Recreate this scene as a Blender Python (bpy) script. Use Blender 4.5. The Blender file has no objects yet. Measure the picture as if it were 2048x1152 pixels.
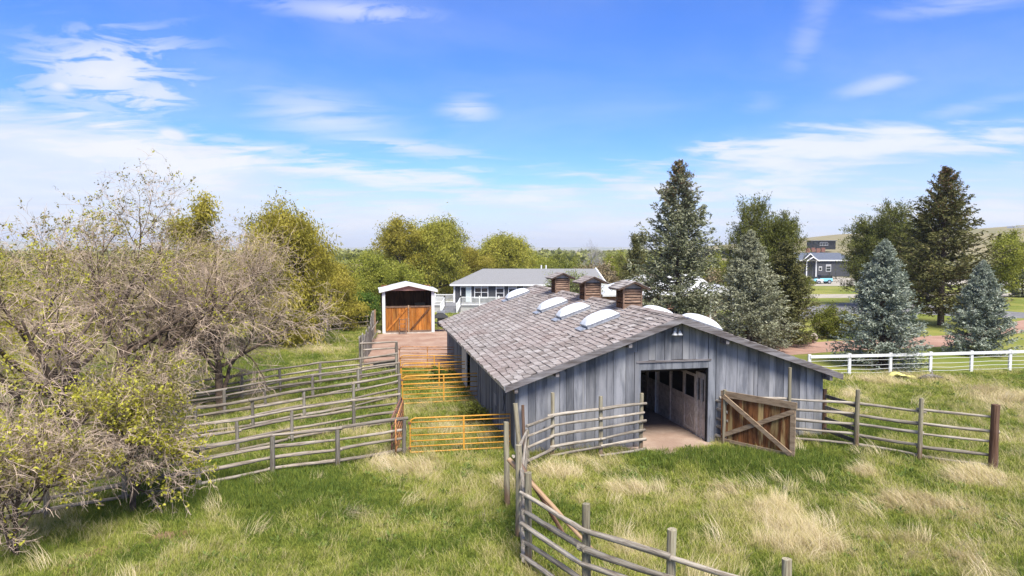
import bpy, math, random
import numpy as np
from mathutils import Vector, Matrix, Quaternion

S = bpy.context.scene
COL = S.collection
PI = math.pi
R = math.radians
rnd = random.Random(7)

# ------------------------------------------------------------------ camera
FPX, CAMH, HOR = 1380.0, 7.0, 498.0
PITCH = math.atan((576 - HOR) / FPX)
cam_d = bpy.data.cameras.new('camera')
cam = bpy.data.objects.new('camera', cam_d)
COL.objects.link(cam)
cam_d.sensor_width = 36
cam_d.lens = 36 * FPX / 2048
cam_d.clip_end = 20000
cam.location = (0, 0, CAMH)
cam.rotation_euler = (PI / 2 - PITCH, 0, 0)
S.camera = cam

# ------------------------------------------------------------------ light
SUN_EL, SUN_AZ = 56, 158            # azimuth clockwise from +Y (the camera looks along +Y)
SKY_STRENGTH = 0.088
S.view_settings.view_transform = 'Standard'
S.view_settings.look = 'None'
S.view_settings.gamma = 1
S.view_settings.use_curve_mapping = False
S.view_settings.exposure = 1.27
S.render.film_transparent = False
S.cycles.use_denoising = True
S.cycles.max_bounces = 8
S.cycles.diffuse_bounces = 6
S.cycles.transparent_max_bounces = 8
S.cycles.volume_bounces = 0

sd = bpy.data.lights.new('sun', 'SUN')
so = bpy.data.objects.new('sun', sd)
COL.objects.link(so)
sd.energy = 3.2
sd.angle = R(26)
sd.color = (1.0, 0.95, 0.87)
sv = Vector((math.sin(R(SUN_AZ)) * math.cos(R(SUN_EL)), math.cos(R(SUN_AZ)) * math.cos(R(SUN_EL)), math.sin(R(SUN_EL))))
so.rotation_euler = sv.to_track_quat('Z', 'Y').to_euler()
so.location = sv * 100


class NT:
    """small node-tree writer"""
    def __init__(s, tree):
        s.t = tree
        s.t.nodes.clear()

    def n(s, typ, props=None, **inp):
        nd = s.t.nodes.new(typ)
        for k, v in (props or {}).items():
            setattr(nd, k, v)
        for k, v in inp.items():
            key = int(k[1:]) if k[0] == 'i' and k[1:].isdigit() else k.replace('_', ' ')
            s.put(nd.inputs[key], v)
        return nd

    def put(s, sock, v):
        if isinstance(v, bpy.types.NodeSocket):
            s.t.links.new(v, sock)
        elif isinstance(v, bpy.types.Node):
            s.t.links.new(v.outputs[0], sock)
        else:
            if hasattr(sock, 'default_value'):
                try:
                    sock.default_value = v
                except Exception:
                    sock.default_value = (*v, 1)

    def math(s, op, a, b=None, c=None, clamp=False):
        nd = s.t.nodes.new('ShaderNodeMath')
        nd.operation = op
        nd.use_clamp = clamp
        for i, v in enumerate((a, b, c)):
            if v is not None:
                s.put(nd.inputs[i], v)
        return nd.outputs[0]

    def smooth(s, v, a, b, lo=0.0, hi=1.0):
        nd = s.t.nodes.new('ShaderNodeMapRange')
        nd.interpolation_type = 'SMOOTHSTEP'
        s.put(nd.inputs[0], v)
        for i, x in enumerate((a, b, lo, hi)):
            nd.inputs[i + 1].default_value = x
        return nd.outputs[0]

    def mix(s, f, a, b, mode='MIX'):
        nd = s.t.nodes.new('ShaderNodeMix')
        nd.data_type = 'RGBA'
        nd.blend_type = mode
        s.put(nd.inputs[0], f)
        s.put(nd.inputs[6], a if not isinstance(a, tuple) else (*a[:3], 1))
        s.put(nd.inputs[7], b if not isinstance(b, tuple) else (*b[:3], 1))
        return nd.outputs[2]

    def ramp(s, f, stops, interp='LINEAR'):
        nd = s.t.nodes.new('ShaderNodeValToRGB')
        r = nd.color_ramp
        r.interpolation = interp
        while len(r.elements) < len(stops):
            r.elements.new(0.5)
        for e, (p, c) in zip(r.elements, stops):
            e.position = p
            e.color = (*c, 1) if isinstance(c, tuple) else (c, c, c, 1)
        s.put(nd.inputs[0], f)
        return nd.outputs[0]

    def noise(s, vec, scale, detail=4, rough=0.5, dist=0.0, out=0):
        nd = s.t.nodes.new('ShaderNodeTexNoise')
        if vec is not None:
            s.put(nd.inputs['Vector'], vec)
        nd.inputs['Scale'].default_value = scale
        nd.inputs['Detail'].default_value = detail
        nd.inputs['Roughness'].default_value = rough
        nd.inputs['Distortion'].default_value = dist
        return nd.outputs[out]

    def mapping(s, vec, loc=(0, 0, 0), rot=(0, 0, 0), scale=(1, 1, 1)):
        nd = s.t.nodes.new('ShaderNodeMapping')
        s.put(nd.inputs[0], vec)
        s.put(nd.inputs[1], loc)
        nd.inputs[2].default_value = rot
        nd.inputs[3].default_value = scale
        return nd.outputs[0]


# ------------------------------------------------------------------ world: sky with high thin cloud
W = bpy.data.worlds.new('World')
S.world = W
W.use_nodes = True
w = NT(W.node_tree)
tc = w.n('ShaderNodeTexCoord').outputs['Generated']
sep = w.n('ShaderNodeSeparateXYZ', i0=tc)
X, Y, Z = sep.outputs
sky = w.n('ShaderNodeTexSky', dict(sky_type='NISHITA', sun_disc=False, sun_elevation=R(SUN_EL), sun_rotation=R(SUN_AZ),
                                   altitude=1400, air_density=1.0, dust_density=0.4, ozone_density=2.0))
skyc = w.n('ShaderNodeHueSaturation', Saturation=1.22, Value=1.0, Color=sky).outputs[0]
skyc = w.mix(1.0, skyc, (0.46, 0.68, 1.12), 'MULTIPLY')
az = w.math('ARCTAN2', X, Y)
zz = w.math('MAXIMUM', Z, 0.0)
den = w.math('ADD', zz, 0.12)
pl = w.n('ShaderNodeCombineXYZ', X=w.math('DIVIDE', X, den), Y=w.math('DIVIDE', Y, den), Z=0.0).outputs[0]
n1 = w.noise(pl, 0.9, 9, 0.56, 0.4)
n2 = w.noise(w.mapping(pl, rot=(0, 0, R(25)), scale=(0.8, 2.2, 1)), 2.3, 9, 0.62, 0.7)
nz = w.math('ADD', w.math('MULTIPLY', n1, 0.55), w.math('MULTIPLY', n2, 0.45))
# upper edge of the cloud bank against azimuth
edge = w.ramp(w.math('ADD', w.math('DIVIDE', az, 2 * PI), 0.5),
              [(0.0, .15), (0.39, .178), (0.415, .168), (0.446, .140), (0.47, .120), (0.5, .105), (0.525, .122), (0.55, .152), (0.585, .152), (0.61, .128), (1.0, .15)])
over = w.math('SUBTRACT', edge, Z)              # >0 inside the bank
bank = w.smooth(w.math('ADD', over, w.math('MULTIPLY', w.math('SUBTRACT', nz, 0.5), 0.22)), -0.012, 0.035)
thick = w.math('MULTIPLY', bank, w.smooth(nz, 0.42, 0.57, 0.38, 1.0))
leftw = w.smooth(az, -0.15, -0.42)
thick = w.math('MULTIPLY', thick, w.math('ADD', w.math('MULTIPLY', leftw, 0.14), 0.88), clamp=True)
thick = w.math('MAXIMUM', thick, w.math('MULTIPLY', w.math('MULTIPLY', bank, leftw), 0.86))


def blob(a0, e0, ra, re, amp, lo=0.42, hi=0.62, noi=None, rot=0.0):
    da = w.math('SUBTRACT', az, a0)
    de = w.math('SUBTRACT', Z, e0)
    c, s_ = math.cos(rot), math.sin(rot)
    u = w.math('DIVIDE', w.math('ADD', w.math('MULTIPLY', da, c), w.math('MULTIPLY', de, s_)), ra)
    v = w.math('DIVIDE', w.math('SUBTRACT', w.math('MULTIPLY', de, c), w.math('MULTIPLY', da, s_)), re)
    g = w.math('EXPONENT', w.math('MULTIPLY', w.math('ADD', w.math('MULTIPLY', u, u), w.math('MULTIPLY', v, v)), -1.0))
    f = w.math('MULTIPLY', g, w.smooth(w.math('ADD', noi or n2, w.math('MULTIPLY', g, 0.1)), lo, hi))
    return w.math('MULTIPLY', f, amp)


def dirp(px, py):
    u = (px - 1024) / FPX
    v = (576 - py) / FPX
    d = Vector((u, math.cos(PITCH) + v * math.sin(PITCH), -math.sin(PITCH) + v * math.cos(PITCH))).normalized()
    return math.atan2(d.x, d.y), d.z


n3 = w.noise(w.mapping(pl, loc=(3, 7, 0), rot=(0, 0, R(-18)), scale=(1, 1.6, 1)), 4.2, 10, 0.6, 0.9)
cl = thick
for px, py, rx, ry, amp, nn, rot in [
        (215, 140, 130, 62, 1.0, n3, .25), (300, 190, 90, 36, .8, n3, .3), (120, 172, 20, 12, 1.0, None, 0), (345, 270, 26, 11, 1.3, None, -.2),
        (640, 232, 150, 44, .62, 1, -.12), (820, 295, 150, 16, .8, n2, -.1), (935, 215, 55, 30, .7, 1, -.1), (700, 22, 150, 18, .6, n3, 0),
        (1440, 295, 48, 18, 1.0, n3, 0), (1760, 168, 80, 17, .5, 1, .2), (1620, 60, 30, 90, .30, 1, -.4), (1930, 5, 120, 16, .5, 1, 0), (1525, 203, 40, 16, .4, 1, 0),
        (1940, 215, 90, 14, .35, 1, .1), (450, 280, 50, 12, .5, n3, 0), (560, 300, 90, 14, .6, n3, 0), (190, 215, 90, 22, .45, n3, 0)]:
    a0, e0 = dirp(px, py)
    noi = n2 if nn == 1 else (nn if nn is not None else n3)
    lo, hi = (0.34, 0.66) if nn == 1 else ((0.46, 0.62) if nn is not None else (0.2, 0.45))
    cl = w.math('MAXIMUM', cl, blob(a0, e0, rx / FPX, ry / FPX, amp, lo, hi, noi, rot))
high = w.smooth(Z, 0.40, 0.62, 0.0, 1.0)  # cloud overhead, out of view, added to whiten the blue sky light
veil_and_fill = w.math('MAXIMUM', w.smooth(n1, 0.35, 0.75, 0.0, 0.16), w.math('MULTIPLY', high, w.smooth(n1, 0.36, 0.58, 0.15, 0.95)))
low = w.smooth(Z, 0.13, -0.01, 0.0, 0.85)
cl = w.math('MAXIMUM', cl, veil_and_fill)
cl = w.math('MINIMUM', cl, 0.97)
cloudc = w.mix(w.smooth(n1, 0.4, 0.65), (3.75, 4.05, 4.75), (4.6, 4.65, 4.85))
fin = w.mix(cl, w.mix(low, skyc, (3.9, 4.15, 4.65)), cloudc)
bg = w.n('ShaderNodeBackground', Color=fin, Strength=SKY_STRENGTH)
w.n('ShaderNodeOutputWorld', Surface=bg)


# ------------------------------------------------------------------ helpers: pixels to places
def at(px, py, z=0.0):
    u = (px - 1024) / FPX
    v = (576 - py) / FPX
    d = Vector((u, math.cos(PITCH) + v * math.sin(PITCH), -math.sin(PITCH) + v * math.cos(PITCH)))
    t = (z - CAMH) / d.z
    return Vector((d.x * t, d.y * t, z))


def atd(px, py, dist):
    """point on the pixel's ray whose ground distance along +Y is dist"""
    u = (px - 1024) / FPX
    v = (576 - py) / FPX
    d = Vector((u, math.cos(PITCH) + v * math.sin(PITCH), -math.sin(PITCH) + v * math.cos(PITCH)))
    t = dist / d.y
    return Vector((d.x * t, dist, CAMH + d.z * t))


# ------------------------------------------------------------------ helpers: materials
def new_mat(name, rough=0.85, spec=0.25):
    m = bpy.data.materials.new(name)
    m.use_nodes = True
    t = NT(m.node_tree)
    b = t.n('ShaderNodeBsdfPrincipled')
    b.inputs['Roughness'].default_value = rough
    b.inputs['Specular IOR Level'].default_value = spec
    t.n('ShaderNodeOutputMaterial', Surface=b)
    return m, t, b


def bump(t, b, h, strength=0.3, dist=0.02):
    bn = t.n('ShaderNodeBump', Height=h, Strength=strength, Distance=dist)
    t.put(b.inputs['Normal'], bn)


def plain(name, col, rough=0.7, var=0.12, scale=6, metal=0.0, spec=0.3):
    m, t, b = new_mat(name, rough, spec)
    tcn = t.n('ShaderNodeTexCoord').outputs['Object']
    n = t.noise(tcn, scale, 5, 0.6)
    dark = tuple(c * (1 - 2 * var) for c in col)
    lite = tuple(min(c * (1 + var), 1) for c in col)
    t.put(b.inputs['Base Color'], t.mix(t.smooth(n, 0.3, 0.7), dark, lite))
    b.inputs['Metallic'].default_value = metal
    return m


def obj_rand_vec(t, grain):
    """object coordinates shifted by a random amount per object so alike pieces differ"""
    co = t.n('ShaderNodeTexCoord').outputs['Object']
    r = t.n('ShaderNodeObjectInfo').outputs['Random']
    v = t.n('ShaderNodeCombineXYZ', X=t.math('MULTIPLY', r, 37), Y=t.math('MULTIPLY', r, 91), Z=t.math('MULTIPLY', r, 53))
    a = t.n('ShaderNodeVectorMath', dict(operation='ADD'), i0=co, i1=v)
    return t.mapping(a.outputs[0], scale=grain), r, co


def wood(name, base, dark, pale, grain=(9, 9, 0.7), pale_amt=0.35, rough=0.9, var=0.35, knots=True, bottom=None):
    m, t, b = new_mat(name, rough, 0.15)
    v, r, co = obj_rand_vec(t, grain)
    f1 = t.noise(v, 1.6, 8, 0.65, 0.25)
    f2 = t.noise(v, 0.55, 5, 0.6, 0.3)
    c = t.mix(t.smooth(f1, 0.35, 0.62), dark, base)
    c = t.mix(t.math('MULTIPLY', t.smooth(f2, 0.50, 0.66), pale_amt), c, pale)
    if knots:
        vo = t.n('ShaderNodeTexVoronoi', dict(feature='DISTANCE_TO_EDGE'))
        vk = t.n('ShaderNodeTexVoronoi', Scale=1.3)
        t.put(vk.inputs['Vector'], t.mapping(v, scale=(0.35, 0.35, 2.2)))
        t.t.nodes.remove(vo)
        k = t.smooth(vk.outputs['Distance'], 0.12, 0.05)
        c = t.mix(t.math('MULTIPLY', k, 0.75), c, tuple(x * 0.35 for x in dark))
    if bottom:
        z = t.n('ShaderNodeSeparateXYZ', i0=co).outputs[2]
        zb = t.math('ADD', z, t.math('MULTIPLY', t.math('SUBTRACT', f2, 0.5), 0.9))
        c = t.mix(t.smooth(zb, bottom[1], bottom[1] - 0.3, 0, 0.85), c, bottom[0])
    c = t.mix(1.0, c, t.n('ShaderNodeCombineColor', i0=t.smooth(r, 0, 1, 1 - var, 1 + var * .5), i1=t.smooth(r, 0, 1, 1 - var, 1 + var * .5),
                          i2=t.smooth(r, 0, 1, 1 - var, 1 + var * .5)).outputs[0], 'MULTIPLY')
    t.put(b.inputs['Base Color'], c)
    bump(t, b, f1, 0.5, 0.012)
    return m


def foliage(name, cols, rough=0.7, trans=0.25, clump=0.9, clump_amt=0.5):
    """leaf colour by leaf (random per island), by clump (noise in space)"""
    m, t, b = new_mat(name, rough, 0.2)
    g = t.n('ShaderNodeNewGeometry')
    isl = g.outputs['Random Per Island']
    n = t.noise(t.n('ShaderNodeTexCoord').outputs['Object'], clump, 3, 0.55)
    f = t.math('ADD', t.math('MULTIPLY', isl, 1 - clump_amt), t.math('MULTIPLY', t.smooth(n, 0.3, 0.7), clump_amt))
    k = len(cols)
    c = t.ramp(f, [(i / (k - 1), cols[i]) for i in range(k)])
    t.put(b.inputs['Base Color'], c)
    tr = t.n('ShaderNodeBsdfTranslucent', Color=c)
    mx = t.n('ShaderNodeMixShader', i0=trans, i1=b, i2=tr)
    out = [x for x in t.t.nodes if x.type == 'OUTPUT_MATERIAL'][0]
    t.put(out.inputs[0], mx)
    return m


M = {}
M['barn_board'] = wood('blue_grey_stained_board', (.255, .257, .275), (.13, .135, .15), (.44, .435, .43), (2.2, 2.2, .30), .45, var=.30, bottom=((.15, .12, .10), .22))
M['barn_side'] = wood('weathered_shaded_board', (.19, .195, .21), (.08, .083, .092), (.33, .335, .35), (5, 5, .4), .35, var=.3)  # darker than the front boards: the left wall's shade is in the colour
M['rake'] = wood('worn_rake_board', (.20, .185, .19), (.09, .075, .07), (.36, .35, .36), (.8, 7, 7), .5, var=.15)
M['trim_blue'] = wood('blue_grey_trim', (.20, .207, .23), (.10, .108, .125), (.33, .335, .345), (4, 4, .5), .35, var=.1)
M['rail'] = wood('weathered_pole', (.36, .32, .26), (.17, .135, .105), (.52, .48, .42), (1.4, 1.4, 3.5), .45, var=.30)
M['post'] = wood('weathered_post', (.34, .305, .21), (.16, .13, .09), (.46, .44, .33), (1.6, 1.6, 1.6), .4, var=.25, bottom=((.17, .10, .06), .38))
M['pen_rail'] = wood('grey_pen_pole', (.31, .265, .215), (.14, .11, .085), (.47, .43, .37), (1.4, 1.4, 3.5), .45, var=.34)
M['pen_post'] = wood('grey_pen_post', (.26, .235, .195), (.12, .10, .08), (.40, .385, .33), (1.6, 1.6, 1.6), .35, var=.3, bottom=((.13, .085, .06), .3))
M['big_post'] = wood('red_brown_post', (.17, .10, .065), (.08, .04, .025), (.30, .27, .24), (1.6, 1.6, 1.2), .3, var=.1)
M['peeled'] = wood('peeled_tan_pole', (.38, .25, .15), (.20, .12, .07), (.50, .38, .25), (1.4, 1.4, 3), .4, var=.1)
M['gate_plank'] = wood('stained_gate_plank', (.23, .095, .035), (.09, .035, .015), (.50, .37, .16), (5, 5, .7), .85, var=.35)
M['gate_rail'] = wood('tan_gate_rail', (.34, .25, .165), (.20, .14, .09), (.42, .36, .26), (1.6, 7, 7), .4, var=.12)
M['shed_plank'] = wood('orange_stained_plank', (.46, .175, .035), (.21, .07, .016), (.62, .33, .10), (6, 6, .6), .5, var=.35)
M['shed_dark'] = wood('dark_stained_shade_plank', (.16, .07, .03), (.07, .03, .015), (.24, .12, .05), (6, 6, .6), .3, var=.3)
M['cupola'] = wood('brown_louver', (.25, .16, .11), (.12, .075, .055), (.40, .30, .22), (2, 8, 8), .4, var=.2)
M['slab'] = wood('grey_slab', (.22, .20, .175), (.10, .085, .07), (.36, .34, .31), (6, 6, .8), .45, var=.4)
M['stall'] = wood('cream_painted_plank', (.60, .54, .48), (.42, .37, .31), (.68, .63, .57), (.8, 3, 3), .3, var=.1, knots=False)
M['gap'] = plain('dark_gap', (.012, .011, .010), .95)
M['bars'] = plain('black_bar', (.02, .02, .02), .5)
M['white'] = plain('white_paint', (.70, .70, .69), .5, .04)
M['offwhite'] = plain('cream_panel', (.55, .51, .46), .7, .08)
M['yellow_gate'] = None
M['galv'] = plain('galvanised_flashing', (.42, .44, .47), .45, .15, 8, .5)
M['grey_siding'] = plain('grey_siding', (.062, .064, .070), .7, .06)
M['glass'] = plain('window_glass', (.02, .025, .032), .08, .05, spec=.8)
M['curtain'] = plain('pale_curtain', (.50, .56, .54), .6, .05)
M['deck'] = plain('grey_deck', (.20, .20, .21), .8, .1)
M['skirt'] = plain('deck_skirt', (.42, .41, .41), .8, .06)
M['white_metal'] = plain('white_metal_roof', (.58, .58, .58), .45, .03)
M['pink'] = plain('salmon_board', (.46, .24, .19), .8, .08)
M['black'] = plain('black_metal', (.018, .018, .02), .5)
M['rubber'] = plain('black_rubber', (.02, .02, .02), .85)
M['stone'] = plain('pale_stone', (.42, .36, .30), .9, .2, 3)
M['concrete'] = plain('pale_concrete', (.50, .44, .38), .9, .15, 3)
M['trunk'] = wood('grey_bark', (.15, .12, .10), (.06, .045, .035), (.24, .21, .18), (5, 5, 1.2), .4, knots=False, var=.15)
M['twig'] = plain('grey_twig', (.50, .385, .29), .9, .3, 3)
M['twig_far'] = plain('pale_twig', (.34, .32, .31), .9, .15, 2)
M['limb'] = plain('brown_grey_limb', (.12, .085, .06), .95, .35, 5)
M['willow_twig'] = plain('olive_twig', (.20, .17, .05), .9, .2, 2)
M['newleaf'] = foliage('new_yellow_green_leaf', [(.26, .23, .03), (.44, .42, .05), (.60, .57, .10)], trans=.35)
M['budleaf'] = foliage('brown_green_bud', [(.10, .08, .03), (.22, .19, .06), (.30, .28, .08)], trans=.2)
M['willow'] = foliage('olive_willow_leaf', [(0.14, 0.121, 0.016), (0.269, 0.241, 0.03), (0.405, 0.349, 0.054), (0.539, 0.457, 0.1)], trans=0.35, clump=0.55, clump_amt=0.65)
M['willow2'] = foliage('olive_green_leaf', [(0.137, 0.139, 0.021), (0.273, 0.271, 0.037), (0.41, 0.391, 0.06), (0.534, 0.491, 0.112)], trans=0.35, clump=0.4, clump_amt=0.65)
M['brightleaf'] = foliage('fresh_green_leaf', [(.12, .13, .018), (.215, .235, .03), (.32, .33, .05), (.41, .40, .09)], trans=0.35, clump=0.5, clump_amt=0.65)
M['darkshrub'] = foliage('deep_green_leaf', [(.045, .08, .012), (.09, .155, .02), (.16, .24, .04)], trans=0.3, clump=0.8, clump_amt=0.65)
M['oliveshrub'] = foliage('olive_shrub_leaf', [(.09, .105, .016), (.175, .19, .028), (.27, .275, .05)], trans=0.3, clump=0.6, clump_amt=0.65)
M['brownthicket'] = foliage('brown_thicket_twig', [(.14, .105, .055), (.23, .18, .10), (.33, .27, .16)], trans=0.1, clump=0.5, clump_amt=0.65)
M['paleleaf'] = foliage('pale_green_blossom', [(.12, .15, .05), (.25, .29, .10), (.42, .45, .24)], trans=.3, clump=1.2)
M['spruce'] = foliage('grey_green_needle', [(0.061, 0.073, 0.035), (0.149, 0.165, 0.084), (0.27, 0.277, 0.169), (0.405, 0.398, 0.27)], trans=0.1, clump=1.0, clump_amt=0.4)
M['palespruce'] = foliage('pale_sage_needle', [(0.077, 0.084, 0.045), (0.21, 0.217, 0.129), (0.35, 0.35, 0.231), (0.5, 0.5, 0.364)], trans=.08, clump=1.3, clump_amt=.3)
M['darkspruce'] = foliage('dark_green_needle', [(0.034, 0.038, 0.011), (0.081, 0.084, 0.024), (0.155, 0.149, 0.049), (0.257, 0.223, 0.095)], trans=.08, clump=1.0, clump_amt=.35)
M['bluespruce'] = foliage('blue_needle', [(0.07, 0.087, 0.067), (0.189, 0.224, 0.175), (0.329, 0.371, 0.287), (0.5, 0.5, 0.42)], trans=.08, clump=1.3, clump_amt=.3)
M['pine'] = foliage('olive_pine_needle', [(0.042, 0.053, 0.01), (0.09, 0.102, 0.019), (0.156, 0.168, 0.034), (0.228, 0.222, 0.054)], trans=0.1, clump=0.8, clump_amt=0.5)
M['cone'] = foliage('brown_cones', [(.09, .045, .02), (.19, .10, .05), (.30, .17, .08)], trans=.0, clump=1.5)
M['interior'] = plain('dark_rafter', (.06, .05, .045), .95)

# roof shingles
m, t, b = new_mat('weathered_wood_shingle', .92, .12)
co = t.n('ShaderNodeTexCoord').outputs['Object']
geo = t.n('ShaderNodeNewGeometry')
rr = t.math('FRACT', t.math('ADD', t.math('MULTIPLY', geo.outputs['Random Per Island'], 5.13), t.math('MULTIPLY', t.n('ShaderNodeObjectInfo').outputs['Random'], 7.7)))
sh = t.noise(t.mapping(geo.outputs['Position'], scale=(1, 1, 1)), 0.45, 4, .6)
gr = t.noise(geo.outputs['Position'], 9, 6, .7)
c = t.ramp(rr, [(0, (.19, .165, .15)), (.3, (.265, .238, .222)), (.7, (.33, .30, .285)), (1, (.43, .40, .38))])
c = t.mix(t.smooth(sh, .35, .7, 0, .35), c, (.30, .21, .19))
c = t.mix(t.smooth(gr, .3, .7, .35, 0), c, (.10, .075, .07))
t.put(b.inputs['Base Color'], c)
bump(t, b, gr, .6, .01)
M['shingle'] = m
# light acrylic dome
m, t, b = new_mat('white_acrylic_dome', .28, .5)
co = t.n('ShaderNodeTexCoord').outputs['Object']
t.put(b.inputs['Base Color'], t.mix(t.smooth(t.noise(co, 3, 4, .6), .35, .7), (.74, .75, .75), (.62, .62, .61)))
M['dome'] = m
# yellow gate with rust
m, t, b = new_mat('rusty_orange_paint', .55, .4)
v, r, co = obj_rand_vec(t, (1, 1, 1))
n = t.noise(v, 5, 6, .7)
c = t.mix(t.smooth(n, .35, .65), (.55, .24, .025), (.62, .33, .05))
c = t.mix(t.smooth(n, .56, .68, 0, .8), c, (.25, .09, .04))
t.put(b.inputs['Base Color'], c)
M['yellow_gate'] = m
M['rust_gate'] = plain('rusted_tube', (.24, .11, .08), .8, .3, 6)
M['rust_orange'] = plain('faded_rust_orange_tube', (.46, .21, .08), .7, .25, 6)
# light asphalt roof shingles for the house
m, t, b = new_mat('light_grey_asphalt_shingles', .9, .2)
co = t.n('ShaderNodeTexCoord').outputs['Object']
n = t.noise(t.mapping(co, scale=(3, 6, 6)), 3, 6, .7)
t.put(b.inputs['Base Color'], t.mix(t.smooth(n, .3, .7), (.17, .17, .175), (.245, .245, .25)))
M['roof_grey'] = m
M['roof_slate'] = plain('slate_blue_roof', (.10, .115, .15), .85, .1, 3)


# ------------------------------------------------------------------ helpers: objects
WM = {}


def tag(o, label=None, cat=None, group=None, kind=None):
    if label: o['label'] = label
    if cat: o['category'] = cat
    if group: o['group'] = group
    if kind: o['kind'] = kind
    return o


def empty(name, loc, rz=0.0, label=None, cat=None, group=None):
    o = bpy.data.objects.new(name, None)
    o.empty_display_size = .2
    COL.objects.link(o)
    o.matrix_world = Matrix.Translation(loc) @ Matrix.Rotation(rz, 4, 'Z')
    WM[o] = Matrix.Translation(loc) @ Matrix.Rotation(rz, 4, 'Z')
    return tag(o, label, cat, group)


def obj(name, me, mat=None, parent=None, mw=None, local=None, **kw):
    """link a mesh object; mw is its world matrix, or local its matrix relative to the parent"""
    if mat is not None and not me.materials:
        me.materials.append(M[mat] if isinstance(mat, str) else mat)
    o = bpy.data.objects.new(name, me)
    COL.objects.link(o)
    pw = WM[parent] if parent is not None else Matrix.Identity(4)
    if local is None:
        mw = mw if mw is not None else Matrix.Identity(4)
        local = pw.inverted() @ mw
    if parent is not None:
        o.parent = parent
    o.matrix_local = local
    WM[o] = pw @ local
    return tag(o, **kw)


def mesh_np(name, V, F, smooth=False, tris=None):
    """V (n,3), F (m,4) quads and optional tris (k,3)"""
    me = bpy.data.meshes.new(name)
    V = np.asarray(V, np.float32).reshape(-1, 3)
    F = np.asarray(F, np.int32).reshape(-1, 4) if F is not None and len(F) else np.zeros((0, 4), np.int32)
    T = np.asarray(tris, np.int32).reshape(-1, 3) if tris is not None and len(tris) else np.zeros((0, 3), np.int32)
    me.vertices.add(len(V))
    me.vertices.foreach_set('co', V.ravel())
    loops = np.concatenate([F.ravel(), T.ravel()])
    me.loops.add(len(loops))
    me.loops.foreach_set('vertex_index', loops)
    n = len(F) + len(T)
    me.polygons.add(n)
    starts = np.concatenate([np.arange(len(F)) * 4, len(F) * 4 + np.arange(len(T)) * 3]).astype(np.int32)
    me.polygons.foreach_set('loop_start', starts)
    me.polygons.foreach_set('use_smooth', np.full(n, smooth))
    me.update(calc_edges=True)
    return me


def mesh_py(name, V, F, smooth=False):
    me = bpy.data.meshes.new(name)
    me.from_pydata([tuple(v) for v in V], [], F)
    if smooth:
        for p in me.polygons: p.use_smooth = True
    me.update()
    return me


class MB:
    def __init__(s):
        s.V = []; s.F = []

    def add(s, V, F):
        k = len(s.V)
        s.V += [tuple(v) for v in V]
        s.F += [tuple(i + k for i in f) for f in F]
        return s

    def box(s, x0, x1, y0, y1, z0, z1):
        return s.add([(x0, y0, z0), (x1, y0, z0), (x1, y1, z0), (x0, y1, z0), (x0, y0, z1), (x1, y0, z1), (x1, y1, z1), (x0, y1, z1)],
                     [(0, 3, 2, 1), (4, 5, 6, 7), (0, 1, 5, 4), (1, 2, 6, 5), (2, 3, 7, 6), (3, 0, 4, 7)])

    def prism(s, poly, axis, a, b):
        """poly list of 2D points; axis 'y': points are (x,z) extruded in y; 'x': (y,z) in x; 'z': (x,y) in z"""
        n = len(poly)
        def P(p, t):
            return (p[0], t, p[1]) if axis == 'y' else ((t, p[0], p[1]) if axis == 'x' else (p[0], p[1], t))
        V = [P(p, a) for p in poly] + [P(p, b) for p in poly]
        F = [tuple(range(n)), tuple(range(2 * n - 1, n - 1, -1))]
        F += [(i, i + n, (i + 1) % n + n, (i + 1) % n) for i in range(n)]
        return s.add(V, F)

    def tube(s, pts, r, sides=6, caps=True):
        pts = [Vector(p) for p in pts]
        rs = r if isinstance(r, (list, tuple)) else [r] * len(pts)
        base = len(s.V)
        prev = None
        for i, p in enumerate(pts):
            tdir = (pts[min(i + 1, len(pts) - 1)] - pts[max(i - 1, 0)]).normalized()
            if prev is None:
                u = tdir.cross(Vector((0.3, 0.1, 1)) if abs(tdir.z) < .9 else Vector((1, 0.2, 0))).normalized()
            else:
                u = (prev - tdir * prev.dot(tdir)).normalized()
            prev = u
            v = tdir.cross(u)
            for k in range(sides):
                a = 2 * PI * k / sides
                s.V.append(tuple(p + (u * math.cos(a) + v * math.sin(a)) * rs[i]))
        for i in range(len(pts) - 1):
            for k in range(sides):
                a = base + i * sides + k
                b_ = base + i * sides + (k + 1) % sides
                s.F.append((a, b_, b_ + sides, a + sides))
        if caps:
            s.F.append(tuple(base + k for k in range(sides))[::-1])
            s.F.append(tuple(base + (len(pts) - 1) * sides + k for k in range(sides)))
        return s

    def build(s, name, mat, parent=None, smooth=False, mw=None, local=None, **kw):
        return obj(name, mesh_py(name, s.V, s.F, smooth), mat, parent, mw, local, **kw)


def fix_normals(me):
    import bmesh
    bm = bmesh.new(); bm.from_mesh(me)
    bmesh.ops.recalc_face_normals(bm, faces=bm.faces)
    bm.to_mesh(me); bm.free()


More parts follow.
